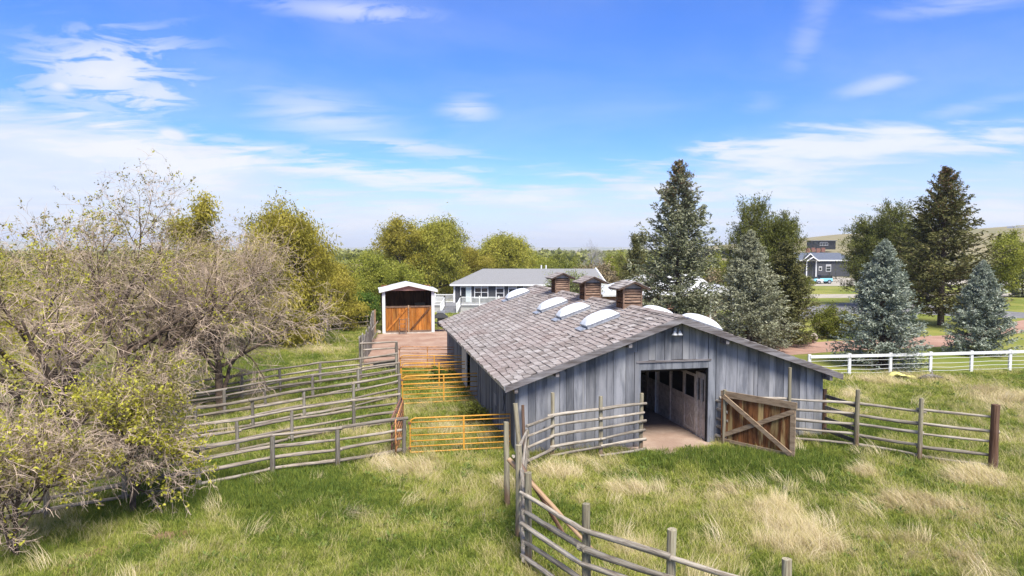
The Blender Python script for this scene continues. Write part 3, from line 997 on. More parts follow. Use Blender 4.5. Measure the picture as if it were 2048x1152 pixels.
def stall_row(x, face):
    """plank stall fronts along the aisle, facing -x (face=-1) or +x"""
    root = MB().box(0, .03, .25, 17, 0, .06).build('stall_front', 'stall', barn, local=Matrix.Translation((x, 0, .02)) @ Matrix.Diagonal((-face, 1, 1, 1)))
    I = Matrix.Identity(4)
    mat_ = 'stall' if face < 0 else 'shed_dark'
    secs = [(.28, .92), (2.0, 4.45), (5.6, 8.0), (9.1, 12)]
    for a, b_ in secs:
        for k in range(5):
            MB().box(.0, .03, a, b_, .05 + k * .265, .05 + k * .265 + .255).build('plank', mat_, root, local=I)
        MB().box(-.02, .045, a, b_, 2.2, 2.42).build('header', mat_, root, local=I)
        n = max(2, int((b_ - a) / .11))
        mbx = MB()
        for q in range(n):
            yy_ = a + (q + .5) * (b_ - a) / n
            mbx.box(.01, .022, yy_ - .007, yy_ + .007, 1.38, 2.2)
        mbx.build('bars', 'bars', root, local=I, kind='stuff')
        for yy_ in (a, (a + b_) / 2, b_):
            MB().box(-.035, .05, yy_ - .05, yy_ + .05, .0, 2.42).build('upright', mat_, root, local=I)
    for a in (.97, 4.55, 8.05):
        b_ = a + .98
        dr = MB().box(-.03, -.004, a, b_, .1, 1.36).build('stall_door', mat_, root, local=I)
        for z in (.1, 1.28, 2.2):
            MB().box(-.05, -.031, a, b_, z, z + .1).build('door_rail', mat_, root, local=I)
        for yy_ in (a, b_ - .09):
            MB().box(-.052, -.033, yy_, yy_ + .09, .1, 2.3).build('door_stile', mat_, root, local=I)
        for (za, zb) in ((.2, 1.28), (1.28, .2)):
            MB().add([(-.045, a + .08, za - .05), (-.045, a + .08, za + .05), (-.045, b_ - .08, zb + .05), (-.045, b_ - .08, zb - .05),
                      (-.032, a + .08, za - .05), (-.032, a + .08, za + .05), (-.032, b_ - .08, zb + .05), (-.032, b_ - .08, zb - .05)],
                     [(0, 1, 2, 3), (7, 6, 5, 4), (0, 4, 5, 1), (1, 5, 6, 2), (2, 6, 7, 3), (3, 7, 4, 0)]).build('door_brace', mat_, root, local=I)
    MB().tube([(-.08, 4.5, .02), (-.08, 4.5, 2.6)], .03, 6).build('conduit', 'white', root, local=I)
    MB().box(.5, .53, .25, 17, 0, 2.4).build('stall_back', 'interior', root, local=I)


stall_row(DR + .10, -1)
stall_row(DL - .05, 1)
for k in range(6):
    MB().box(.1, BW - .1, -.05, .05, 2.44, 2.62).build('tie_beam', 'interior', barn, local=Matrix.Translation((0, 1.2 + k * 3.2, 0)))

# ------------------------------------------------------------------ wooden leaf gate beside the doorway
ga = Vector((7.52, 24.42, 0)); gb = Vector((9.36, 22.45, 0))
gd = (gb - ga); glen = gd.length
gate = empty('wooden_gate', ga, math.atan2(gd.y, gd.x), 'dark stained plank gate with tan crossed braces standing open by the barn doorway', 'gate')
I4 = Matrix.Identity(4)
x = .04
while x < glen - .06:
    wd = min(rnd.uniform(.16, .24), glen - .04 - x)
    MB().box(-wd / 2 + .004, wd / 2 - .004, -.012 + rnd.uniform(-.004, .004), .014, .20 + rnd.uniform(-.02, .02), 1.86 + rnd.uniform(-.02, .02)).build('plank', 'gate_plank', gate, local=Matrix.Translation((x + wd / 2, 0, 0)))
    x += wd
MB().box(-.02, glen + .04, -.075, -.02, 1.74, 1.96).build('top_rail', 'gate_rail', gate, local=I4)
MB().box(0, glen, -.07, -.02, .14, .24).build('bottom_rail', 'gate_rail', gate, local=I4)
MB().box(0, .13, -.062, -.018, .24, 1.74).build('stile', 'gate_plank', gate, local=I4)
MB().box(glen - .17, glen, -.062, -.018, .24, 1.74).build('stile', 'gate_rail', gate, local=I4)


def strip(x0, z0, x1, z1, wd, y0, y1, name, mat_, par):
    d = Vector((x1 - x0, 0, z1 - z0)).normalized()
    n = Vector((-d.z, 0, d.x)) * wd / 2
    P = [Vector((x0, 0, z0)) - n, Vector((x0, 0, z0)) + n, Vector((x1, 0, z1)) + n, Vector((x1, 0, z1)) - n]
    return MB().prism([(p.x, p.z) for p in P], 'y', y0, y1).build(name, mat_, par, local=I4)


strip(.10, 1.78, glen - .12, .22, .15, -.125, -.076, 'brace', 'gate_rail', gate)
strip(.05, .34, glen - .06, 1.66, .15, -.074, -.035, 'brace', 'gate_rail', gate)

# ------------------------------------------------------------------ corral fences
HC = [1.72, 1.40, 1.10, .76, .42, .12]
H5 = [1.44, 1.09, .73, .38, .10]
c_posts = [at(1281, 905), at(1201, 918), at(1104, 915)]
Dp = Vector((.48, 21.5, 0))
rail_fence('curved five pole corral fence left of the doorway against the barn wall', c_posts + [Dp], [2.06, 2.12, 2.2, 1.3],
           [[1.72, 1.41, 1.12, .80, .48, .15], [1.70, 1.38, 1.08, .71, .46], [1.43, 1.09, .73, .37, .06], [1.46, 1.12, .76, .35, .04]], side=1, group='corral fences', jit=.02)
P15, P37, P56 = at(1015, 1012), at(1037, 1076), at(1056, 1134)
front = [P56, Vector((1.44, 13.05, 0)), Vector((2.80, 11.85, 0)), Vector((4.37, 10.7, 0)), Vector((6.2, 9.9, 0))]
rail_fence('nearest corral fence of five peeled rails crossing the bottom of the yard', front, [2.12, 2.1, 2.1, 2.1, 2.1], [1.62, 1.27, .93, .60, .20], side=-1, group='corral fences', post_r=.085, rail_r=.062, jit=.03)
e = empty('rail_fence', P37, 0, 'broken short run of corral fence with leaning posts and propped poles', 'fence', 'corral fences')
pole('post', P15 - Vector((0, 0, .1)), P15 + Vector((-.04, .1, 2.3)), .085, 'post', e, 'post')
pole('post', P37 - Vector((0, 0, .1)), P37 + Vector((.0, .03, 2.28)), .085, 'post', e, 'post')
pole('post', Vector((.30, 21.3, -.1)), Vector((.10, 21.6, 2.12)), .085, 'post', e, 'post')
pole('post', Vector((.42, 23.0, -.1)), Vector((.36, 23.0, 1.75)), .06, 'big_post', e, 'post')
pole('rail', P37 + Vector((-.02, .1, 2.12)), Dp + Vector((0, -.05, 1.3)), .05, 'rail', e)
pole('rail', P37 + Vector((-.12, .05, 2.0)), P37 + Vector((.05, .9, 1.55)), .045, 'rail', e)
for h, h2 in ((1.62, 1.7), (1.25, 1.3), (.9, .9), (.55, .6), (.2, .2)):
    pole('rail', P56 + Vector((-.09, -.1, h)), P37 + Vector((.06, .15, h2)), .055, 'rail', e)
for h in (1.5, 1.0, .5):
    pole('rail', P37 + Vector((.08, .0, h)), Dp + Vector((-.02, -.1, h * .8)), .045, 'rail', e)
pole('brace', Vector((-.08, 17.4, 1.62)), at(1200, 1118) + Vector((0, 0, .02)), .062, 'peeled', e, label='bare orange tan pole propped against the fence')
pole('brace', Vector((.06, 17.2, 1.78)), at(1132, 1078) + Vector((0, 0, .02)), .062, 'big_post', e, label='dark brown propped pole')

r_posts = [at(1985, 940), at(1838, 920), at(1712, 898), Vector((9.98, 24.55, 0)), Vector((7.66, 24.62, 0))]
HR = [[1.66, 1.22, .88, .44, .10], [1.60, 1.22, .88, .50, .14], [1.58, 1.22, .88, .52, .15], [1.60, 1.22, .88, .52, .15]]
e = rail_fence('five rail corral fence running right from the gate to the red brown end post', r_posts, [0, 2.08, 2.1, 2.75, 1.7], HR, side=-1, group='corral fences', skip_posts=(0,), jit=.02)
pole('post', r_posts[0] - Vector((0, 0, .1)), r_posts[0] + Vector((.03, 0, 2.1)), .135, 'big_post', e, 'post', label='thick red brown end post')
e = empty('plank_fence', bp(11.9, -.1), 0, 'grey plank fence slanting from the right barn corner behind the corral rails', 'fence')
a_, b_ = bp(11.82, .1), r_posts[2] + Vector((.05, .12, 0))
ddir = (b_ - a_).normalized()
for h in (1.5, 1.08, .66, .24):
    rot = ddir.to_track_quat('X', 'Z').to_matrix().to_4x4()
    MB().box(0, (b_ - a_).length, -.02, .02, -.07, .07).build('rail', 'slab', e, mw=Matrix.Translation(a_ + Vector((0, 0, h))) @ rot)
pole('post', bp(11.83, -.02, -.1), bp(11.83, -.02, 1.75), .09, 'big_post', e, 'post')
e = rail_fence('stub of five short poles between the right door jamb and gate', [Vector((7.30, 24.78, 0)), Vector((7.56, 24.30, 0))], [.1, 2.0], [1.5, 1.2, .9, .6, .28], side=1, group='corral fences', skip_posts=(0,))

# ------------------------------------------------------------------ pen fences on the left
def toppts(L, z):
    out = []
    for x, y in L:
        p = at(x, y, z); p.z = 0
        out.append(p)
    return out


fg = 'rail fences of the left pens'
rail_fence('nearest four rail pen fence running from the orange gate under the left trees', [at(808, 912), at(676, 935), at(545, 952), at(398, 985), at(250, 1009), at(95, 1038), at(-70, 1068)],
           1.24, [1.25, .90, .55, .20], .075, .058, 'pen_post', 'pen_rail', group=fg, top_on=True, side=-1)
F2 = toppts([(797, 789), (707, 801), (583, 820), (474, 841), (352, 858), (230, 877), (110, 893)], 1.2)
rail_fence('second pen fence from the front, ending beside the rusty folded gate', F2, 1.18, [1.2, .84, .48, .14], .07, .055, 'pen_post', 'pen_rail', group=fg, top_on=True, side=-1)
F3 = toppts([(798, 750.6), (707, 768), (608, 782), (505, 801), (389, 817), (270, 834), (150, 850)], 1.15)
rail_fence('third pen fence from the front, midway up the pens', F3, 1.14, [1.15, .84, .52, .18], .07, .058, 'pen_post', 'pen_rail', group=fg, top_on=True, side=-1)
F4 = toppts([(797, 727), (717, 738), (625, 751), (530, 765), (449, 779), (350, 793), (240, 808)], 1.15)
rail_fence('fourth pen fence from the front, reddish lower rail', F4, 1.14, [1.15, .84, .52, .18], .07, .058, 'pen_post', 'pen_rail', group=fg, top_on=True, side=-1)
F5 = toppts([(793, 708), (721, 718), (640, 726), (560, 738), (483, 751), (370, 768)], 1.15)
rail_fence('farthest pen fence along the back of the pens', F5, 1.14, [1.15, .82, .5, .2], .07, .055, 'pen_post', 'pen_rail', group=fg, top_on=True, side=-1)
F6 = toppts([(793, 684), (724, 688)], 1.25)
rail_fence('short two span fence at the near edge of the dirt yard', F6, 1.24, [1.25, .88, .4], .09, .06, 'pen_post', 'pen_rail', top_on=True, side=-1)
F7 = [at(610, 668), at(655, 667), at(697, 663), at(735, 660)]
rail_fence('dark rail fence in the shade of the olive willow', F7, 1.25, [1.2, .75, .35], .07, .05, 'pen_post', 'pen_rail', side=-1)

# old slab fence: standing weathered slabs
p0, p1 = at(719, 727), at(753, 672)
e = empty('slab_fence', p0, 0, 'ragged fence of upright weathered slabs leaning beside the dirt yard', 'fence')
n = 26
for i in range(n):
    s_ = i / (n - 1)
    p = p0.lerp(p1, s_) + Vector((math.sin(s_ * 5) * .25, 0, 0))
    h = 1.55 + .35 * s_ + rnd.uniform(-.15, .22)
    wd = rnd.uniform(.22, .42)
    lean = rnd.uniform(-.08, .08)
    rotm = Matrix.Translation(p) @ Matrix.Rotation(math.atan2((p1 - p0).y, (p1 - p0).x) + rnd.uniform(-.2, .2), 4, 'Z') @ Matrix.Rotation(lean, 4, 'Y')
    MB().prism([(-wd / 2, -.05), (wd / 2, -.05), (wd / 2 * .8, h * .9), (wd * .1, h), (-wd / 2 * .9, h * .93)], 'y', -.03, .03).build('slab', 'slab', e, mw=rotm)
pole('post', at(750, 668), at(750, 668) + Vector((0, 0, 2.0)), .09, 'peeled', e, 'post')
for h in (.5, 1.2):
    pole('rail', p0 + Vector((.12, 0, h)), p1 + Vector((.12, 0, h)), .05, 'pen_rail', e)

# ------------------------------------------------------------------ tube gates
def tube_gate(a, b_, h, label, mat='yellow_gate', mid=.55, nr=6, group='orange tube gates', r=.022, round_right=False):
    a, b_ = Vector(a), Vector(b_)
    d = b_ - a
    L = d.length
    e = empty('tube_gate', a, math.atan2(d.y, d.x), label, 'gate', group)
    z0 = .10
    c_ = .16
    pts = [(0, 0, z0), (0, 0, h - c_), (.045, 0, h - .05), (c_, 0, h)]
    if round_right:
        pts += [(L - c_, 0, h), (L - .045, 0, h - .05), (L, 0, h - c_), (L, 0, z0)]
    else:
        pts += [(L, 0, h), (L, 0, z0)]
    pts += [(0, 0, z0)]
    MB().tube(pts, r * 1.15, 6, False).build('frame', mat, e, True, local=I4)
    fr = [.17, .33, .50, .70, .88] if nr == 6 else [.2, .42, .68]
    for f in fr[:nr - 1]:
        z = z0 + (h - z0) * f
        MB().tube([(0, 0, z), (L, 0, z)], r, 6).build('rail', mat, e, True, local=I4)
    MB().box(L * mid - .03, L * mid + .03, -.03, -.018, z0, h).build('upright', mat, e, local=I4)
    for z in (z0 + .1, h - .2):
        MB().box(-.07, .02, -.03, .03, z, z + .08).build('hinge', 'rust_gate', e, local=I4)
    return e


def gp(px, py, z): 
    p = at(px, py, z); p.z = 0
    return p


tube_gate(gp(820, 838, 1.25), gp(1020, 829, 1.25), 1.27, 'front orange tube gate between the near pen fence and corral', mid=.53)
tube_gate(gp(805, 754, 1.3), gp(961, 747, 1.3), 1.32, 'second orange tube gate, tallest in the picture, touching the barn side', mid=.52, round_right=True, mat='yellow_gate')
tube_gate(gp(803, 728.6, 1.3), gp(943, 723, 1.3), 1.32, 'third orange tube gate from the front, in front of the cream sliding door', mid=.53, round_right=True)
tube_gate(gp(801, 711.6, 1.3), gp(931, 712, 1.3), 1.32, 'fourth thin orange tube gate from the front', mid=.52)
tube_gate(gp(799, 694, 1.3), gp(921, 695, 1.3), 1.32, 'farthest faded orange tube gate across the dirt yard', mid=.46, mat='rust_orange')
tube_gate(gp(803, 794, 1.3), gp(783, 838, 1.3), 1.32, 'rusted tube gate folded back along the pen seen edge on', mat='rust_gate', group='rusted gates')
tube_gate(gp(806, 800, 1.3), gp(791, 842, 1.3), 1.30, 'second rusted tube gate lying just right of the folded one', mat='rust_orange', group='rusted gates')
tr = at(770, 737)
e = empty('feed_trough', tr, .1, 'low black feed trough behind the farthest pen rails', 'trough')
MB().prism([(-.7, .38), (-.55, .06), (.55, .06), (.7, .38), (.62, .38), (.5, .12), (-.5, .12), (-.62, .38)], 'y', -.25, .25).build('basin', 'rubber', e, local=I4)
MB().box(-.6, .6, -.27, -.25, .06, .38).box(-.6, .6, .25, .27, .06, .38).build('side', 'rubber', e, local=I4)
for s_ in (-1, 1):
    MB().box(s_ * .5 - .04, s_ * .5 + .04, -.22, .22, 0, .06).build('foot', 'rubber', e, local=I4)

# ------------------------------------------------------------------ open shed
sp0 = at(768, 668); sp1 = at(866, 665.5)
sd_ = sp1 - sp0
SWD = sd_.length
shed = empty('hay_shed', sp0, math.atan2(sd_.y, sd_.x), 'small white framed shed with orange stained half doors and dark open top', 'shed')
SH, SD = 3.55, 3.6
MB().box(-.12, .12, -.12, .12, 0, SH).build('post', 'white', shed, local=I4)
MB().box(SWD - .12, SWD + .12, -.12, .12, 0, SH).build('post', 'white', shed, local=I4)
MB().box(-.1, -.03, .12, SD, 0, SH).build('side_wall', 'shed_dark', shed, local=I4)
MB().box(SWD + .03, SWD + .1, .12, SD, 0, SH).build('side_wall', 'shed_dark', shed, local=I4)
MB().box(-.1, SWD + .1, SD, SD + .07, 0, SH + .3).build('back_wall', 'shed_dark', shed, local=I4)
MB().box(.1, SWD - .1, .1, SD, .0, .05).build('floor', 'barn_dirt', shed, local=I4)
cx = SWD / 2
pk = 4.18
MB().prism([(-.1, SH + .01), (SWD + .1, SH + .01), (cx, pk - .18)], 'y', -.10, -.03).build('gable_board', 'pink', shed, local=I4)
for s_ in (-1, 1):
    xe = cx + s_ * (cx + .32)
    zf = lambda x, o: pk - o - (pk - SH - .08) * abs(x - cx) / (cx + .32)
    o = MB().prism([(cx, pk), (xe, zf(xe, 0)), (xe, zf(xe, .07)), (cx, pk - .07)], 'y', -.32, SD + .3).build('roof_panel', 'white_metal', shed, local=I4); fix_normals(o.data)
    o = MB().prism([(cx, pk - .0), (xe, zf(xe, .0)), (xe, zf(xe, .2)), (cx, pk - .2)], 'y', -.36, -.325).build('rake_trim', 'white', shed, local=I4); fix_normals(o.data)
    o = MB().box(min(xe, xe + s_ * .05), max(xe, xe + s_ * .05), -.36, SD + .3, zf(xe, .2), zf(xe, -.01)).build('eave_trim', 'white', shed, local=I4)
MB().box(-.12, SWD + .12, -.17, .0, -.02, .10).build('sill', 'concrete', shed, local=I4)
# half doors with planks and diagonal braces
for k, (x0, x1) in enumerate(((.14, cx - .06), (cx + .06, SWD - .14))):
    dl = MB().box(x0, x1, .03, .05, .18, 2.2).build('half_door', 'shed_dark', shed, local=I4)
    x = x0
    while x < x1 - .01:
        wd = min(rnd.uniform(.17, .24), x1 - x)
        if x1 - x - wd < .06: wd = x1 - x
        MB().box(-wd / 2 + .004, wd / 2 - .004, .0, .028, .16, 2.22).build('plank', 'shed_plank', dl, local=Matrix.Translation((x + wd / 2, rnd.uniform(-.004, .0), 0)))
        x += wd
    for z in (.12, 2.16):
        MB().box(x0, x1, -.05, -.008, z, z + .14).build('rail', 'cupola', dl, local=I4)
    for x in (x0, x1 - .12):
        MB().box(x, x + .12, -.045, -.006, .26, 2.16).build('stile', 'shed_plank', dl, local=I4)
    strip(x0 + .1, .28, x1 - .1, 2.12, .14, -.07, -.046, 'brace', 'shed_plank' if k == 0 else 'shed_dark', dl)
MB().box(cx - .05, cx + .05, -.1, -.01, .1, 2.35).build('centre_post', 'peeled', shed, local=I4)
# a chair shaped wooden rack leans on the doors
ch = empty('step_rack', shed.location + Vector((1.62, -.45, 0)), 0, 'small brown wooden step rack leaning on the left half door', 'rack')
for x in (-.28, .28):
    MB().box(x - .035, x + .035, -.02, .03, 0, 1.35).build('side_rail', 'cupola', ch, local=Matrix.Rotation(R(-6), 4, 'X'))
for z in (.45, .85, 1.2):
    MB().box(-.26, .26, -.12, .02, z, z + .05).build('step', 'cupola', ch, local=Matrix.Rotation(R(-6), 4, 'X'))
# straw bales in the dark inside
for i, (x, z) in enumerate(((.9, .06), (1.9, .06), (2.9, .06), (1.3, .5), (2.4, .5), (2.9, 1.0), (2.0, 1.0), (2.7, 1.5), (3.2, 1.9))):
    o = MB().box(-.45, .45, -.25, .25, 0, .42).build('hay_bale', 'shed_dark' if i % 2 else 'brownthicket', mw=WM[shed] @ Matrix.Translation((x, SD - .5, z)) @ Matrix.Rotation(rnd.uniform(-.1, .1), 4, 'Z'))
    tag(o, 'dark hay bale in the stack inside the open shed', 'bale', 'bales stacked in the shed')

# black gazebo frame beside the shed
gz = empty('grill_gazebo', at(881, 663), .1, 'small black metal grill gazebo with peaked dark canopy beside the shed', 'gazebo')
for sx in (-.55, .55):
    for sy in (-.4, .4):
        MB().tube([(sx, sy, 0), (sx, sy, 1.28)], .035, 6).build('leg', 'black', gz, local=I4)
MB().add([(-.68, -.5, 1.22), (.68, -.5, 1.22), (.68, .5, 1.22), (-.68, .5, 1.22), (-.2, -.12, 1.6), (.2, -.12, 1.6), (.2, .12, 1.6), (-.2, .12, 1.6), (-.68, -.5, 1.17), (.68, -.5, 1.17), (.68, .5, 1.17), (-.68, .5, 1.17)],
         [(4, 5, 6, 7), (0, 1, 5, 4), (1, 2, 6, 5), (2, 3, 7, 6), (3, 0, 4, 7), (8, 9, 1, 0), (9, 10, 2, 1), (10, 11, 3, 2), (11, 8, 0, 3), (11, 10, 9, 8)]).build('canopy', 'black', gz, local=I4)
MB().box(-.5, .5, -.36, .36, .72, .76).build('shelf', 'black', gz, local=I4)
for x in (-.55, -.2, .2, .55):
    MB().box(x - .012, x + .012, -.42, -.40, 0, 1.2).build('bar', 'black', gz, local=I4)
gbx = empty('gas_grill', at(882, 655), .1, 'pale grey box standing behind the black gazebo', 'grill')
MB().box(-.35, .35, -.25, .25, 1.15, 1.5).build('lid', 'galv', gbx, local=I4)
MB().box(-.33, .33, -.23, .23, .1, 1.145).build('cabinet', 'black', gbx, local=I4)

# ------------------------------------------------------------------ grey ranch house and its deck
HD = 81.0
def hx(px, d=HD): return (px - 1024) / FPX * d
hl, hr = hx(908), hx(1206)
hw = hr - hl
house = empty('ranch_house', Vector((hl, HD, 0)), 0, 'grey sided ranch house with white trim and pale shingle roof', 'house')
EZ = 2.85
HDp = 8.6
MB().box(0, hw, 0, HDp, .0, EZ).build('wall', 'grey_siding', house, local=I4)
mbx = MB()
x = .1
while x < hw - .05:
    mbx.box(x, x + .025, -.014, -.001, .6, EZ - .12)
    x += .2
mbx.build('siding_battens', 'grey_siding', house, local=I4, kind='stuff')
rzr = 4.55
ry = HDp / 2
o_ = .45
V = [(-o_, -o_, EZ), (hw + o_, -o_, EZ), (hw + o_, HDp + o_, EZ), (-o_, HDp + o_, EZ), (3.2, ry, rzr), (hw - .3, ry, rzr)]
Fh = [(0, 1, 5, 4), (1, 2, 5), (2, 3, 4, 5), (3, 0, 4), (3, 2, 1, 0)]
roofh = MB().add(V, Fh).build('roof', 'roof_grey', house, local=Matrix.Translation((0, 0, .02)))
MB().box(-o_, hw + o_, -o_ - .03, -o_, EZ - .16, EZ + .03).build('fascia', 'white', house, local=I4)
MB().box(-o_ - .03, -o_ - .002, -o_, HDp + o_, EZ - .16, EZ + .03).build('fascia', 'white', house, local=I4)
MB().tube([(hw + .4, -o_, EZ + .06), (hw - .35, ry, rzr + .06)], .12, 5).build('gutter', 'white', house, local=I4)
MB().box(-.06, .12, -.05, .05, .0, EZ - .16).build('corner_trim', 'white', house, local=I4)
MB().box(0, hw, -.02, .0, EZ - .14, EZ - .02).build('frieze', 'white', house, local=I4)


def window(par, x0, x1, z0, z1, cols=1, rows=2, y=-.03, name='window', fr=.09, blind=True):
    f = MB().box(x0 - fr, x1 + fr, y - .04, y, z1, z1 + fr).box(x0 - fr, x1 + fr, y - .04, y, z0 - fr, z0).box(x0 - fr, x0, y - .04, y, z0, z1).box(x1, x1 + fr, y - .04, y, z0, z1).build(name, 'white', par, local=I4)
    MB().box(x0, x1, y + .005, y + .012, z0, z1).build('pane', 'glass', f, local=I4)
    if blind:
        MB().box(x0, x1, y - .006, y + .002, z1 - (z1 - z0) * .25, z1).build('blind', 'skirt', f, local=I4)
    for c in range(1, cols):
        xx = x0 + (x1 - x0) * c / cols
        MB().box(xx - .04, xx + .04, y - .035, y - .008, z0, z1).build('mullion', 'white', f, local=I4)
    for r_ in range(1, rows):
        zz_ = z0 + (z1 - z0) * .42
        MB().box(x0, x1, y - .030, y - .009, zz_ - .03, zz_ + .03).build('sash_bar', 'white', f, local=I4)
    return f


def zz_at(py, d=HD): return CAMH - (py - HOR) / FPX * d
window(house, hx(950) - hl, hx(975) - hl, zz_at(595), zz_at(570.5), 2, 2)
window(house, hx(993) - hl, hx(1007) - hl, zz_at(597), zz_at(571), 1, 2)
window(house, hx(1018) - hl, hx(1032) - hl, zz_at(599), zz_at(571.5), 1, 2)
window(house, hx(1048) - hl, hx(1062) - hl, zz_at(599), zz_at(572), 1, 2)
window(house, hx(1110) - hl, hx(1130) - hl, zz_at(597), zz_at(573), 2, 2)
x0, x1, z0, z1 = hx(922) - hl, hx(941) - hl, .75, zz_at(574.5)
f = MB().box(x0 - .09, x1 + .09, -.07, -.03, z1, z1 + .1).box(x0 - .09, x0, -.07, -.03, z0, z1).box(x1, x1 + .09, -.07, -.03, z0, z1).build('sliding_door', 'white', house, local=I4)
MB().box(x0, (x0 + x1) / 2, -.02, -.01, z0, z1).build('pane', 'glass', f, local=I4)
MB().box((x0 + x1) / 2, x1, -.025, -.012, z0, z1).build('curtained_pane', 'curtain', f, local=I4)
MB().box(-.04, .04, -.12, -.02, 2.05, 2.25).build('porch_lamp', 'black', house, local=Matrix.Translation((hx(918) - hl, 0, 0)))
for px in (1086, 1096):
    MB().tube([(hx(px) - hl, ry + .4, rzr - .1), (hx(px) - hl, ry + .4, rzr + .45)], .09, 7).build('vent_pipe', 'white', house, local=I4)

dk = empty('deck', Vector((hx(868, 78), 76.2, 0)), 0, 'grey deck with white baluster railing and steps behind the shed', 'deck')
DX0, DX1, DY1, DZ = 0, hx(1075, 78) - hx(868, 78), 4.7, .72
MB().box(DX0 - 2.5, DX1, 0, DY1, DZ - .14, DZ).build('floor', 'deck', dk, local=I4)
MB().box(DX0 - 2.5, 1.35, .03, .07, 0, DZ - .15).box(3.1, DX1, .03, .07, 0, DZ - .15).build('skirt', 'skirt', dk, local=I4)


def railing(par, a, b_, z, h=.98):
    a, b_ = Vector(a), Vector(b_)
    n = max(1, int(round((b_ - a).length / 2.0)))
    za, zb = a.z, b_.z
    for i in range(n + 1):
        p = a.lerp(b_, i / n)
        MB().box(p.x - .07, p.x + .07, p.y - .07, p.y + .07, p.z, p.z + h + .12).build('post', 'white', par, local=I4)
    for zo in (.08, h - .05):
        MB().tube([a + Vector((0, 0, zo)), b_ + Vector((0, 0, zo))], .045, 4).build('rail', 'white', par, local=I4)
    mbx = MB()
    L = (b_ - a).length
    k = int(L / .13)
    for i in range(k):
        p = a.lerp(b_, (i + .5) / k)
        mbx.box(p.x - .022, p.x + .022, p.y - .022, p.y + .022, p.z + .08, p.z + h - .05)
    mbx.build('balusters', 'white', par, local=I4, kind='stuff')


railing(dk, (DX0 - 2.4, .1, DZ), (1.35, .1, DZ), DZ)
railing(dk, (3.1, .1, DZ), (DX1 - .1, .1, DZ), DZ)
railing(dk, (DX0 - 2.4, DY1 - .1, DZ), (2.0, DY1 - .1, DZ), DZ)
railing(dk, (1.35, .1, DZ), (1.05, -1.2, .05), DZ)
railing(dk, (3.1, .1, DZ), (2.8, -1.2, .05), DZ)
for k in range(4):
    MB().box(1.4 - .08 * k, 3.05 - .08 * k, -.33 * (k + 1), -.33 * k - .002, 0, DZ - .15 - .17 * k).build('step', 'deck', dk, local=I4)

# white roofed house behind the spruce
d2 = 64.0
def hx2(px): return (px - 1024) / FPX * d2
wh = empty('white_house', Vector((hx2(1212), d2, 0)), 0, 'low house with white metal roof half hidden behind the big spruce', 'house')
ww = hx2(1445) - hx2(1212)
we = 2.75
MB().box(.3, ww - .3, .6, 9, 0, we).build('wall', 'pink', wh, local=I4)
V = [(-.3, 0, we), (ww + .3, 0, we), (ww + .3, 9.4, we), (-.3, 9.4, we), (4.6, 4.7, 4.5), (ww - 1.2, 4.7, 4.5)]
MB().add(V, Fh).build('roof', 'white_metal', wh, local=I4)
MB().box(-.3, ww + .3, -.04, -.002, we - .16, we + .02).build('fascia', 'white', wh, local=I4)
o = MB().prism([(ww - 1.5, we + .0), (ww + .9, we + .0), (ww - .3, we + .95)], 'y', -1.2, 3).build('porch_gable', 'white_metal', wh, local=I4)
for x in (ww - 1.35, ww + .7, 3.5, 5.2):
    MB().box(x - .07, x + .07, -1.1 if x > ww - 2 else -.02, -.96 if x > ww - 2 else .12, 0, we).build('porch_post', 'white', wh, local=I4)
for x in (2.2, 4.4, 6.6, 8.6):
    window(wh, x, x + 1.1, 1.0, 2.2, 2, 2, y=.58, blind=False)

# ------------------------------------------------------------------ white fence on the right
pw = [at(1618, 752), at(1698, 750), at(1780, 748), at(1860, 745.5), at(1942, 743), at(2019, 740.5), at(2100, 738), at(2182, 736)]
wf = empty('paddock_fence', pw[3], 0, 'white post and board fence with four wires along the lawn', 'fence')
for p in pw:
    mw = Matrix.Translation(p)
    MB().box(-.075, .075, -.06, .06, -.05, 1.2).build('post', 'white', wf, mw=mw)
for a, b_ in zip(pw[:-1], pw[1:]):
    d = b_ - a
    mw = Matrix.Translation(a + Vector((0, -.085, 0))) @ Matrix.Rotation(math.atan2(d.y, d.x), 4, 'Z')
    MB().box(.01, d.length - .01, -.02, .022, 1.0, 1.16).build('board', 'white', wf, mw=mw)
    for h in (.82, .56, .34, .14):
        sag = rnd.uniform(-.03, .05)
        MB().tube([(0, .02, h), (d.length / 2, .02, h - sag), (d.length, .02, h)], .011, 4).build('wire', 'white', wf, mw=mw)
e = empty('paddock_fence', at(2060, 585), 0, 'small distant white rail fence at the right edge', 'fence')
for i in range(6):
    p = at(2006 + i * 26, 585 - i * .3)
    MB().box(-.1, .1, -.1, .1, 0, 1.9).build('post', 'white', e, mw=Matrix.Translation(p))
for z in (.5, 1.1, 1.7):
    a, b_ = at(2006, 585), at(2006 + 130, 583.5)
    MB().tube([a + Vector((0, 0, z)), b_ + Vector((0, 0, z))], .09, 4).build('rail', 'white', e)


# ------------------------------------------------------------------ stones, logs and small things
def rock(name, p, sx, sy, sz, mat, label, cat, seed=0, group=None):
    g = random.Random(seed)
    V = []; F = []
    n, k = 7, 10
    for i in range(n + 1):
        th = PI * i / n
        for j in range(k):
            ph = 2 * PI * j / k
            q = 1 + g.uniform(-.14, .14)
            V.append((sx * q * math.sin(th) * math.cos(ph), sy * q * math.sin(th) * math.sin(ph), sz * (1 + q * -math.cos(th)) * .5))
    for i in range(n):
        for j in range(k):
            F.append((i * k + j, i * k + (j + 1) % k, (i + 1) * k + (j + 1) % k, (i + 1) * k + j))
    return obj(name, mesh_py(name, V, F), mat, mw=Matrix.Translation(p), label=label, cat=cat, group=group)


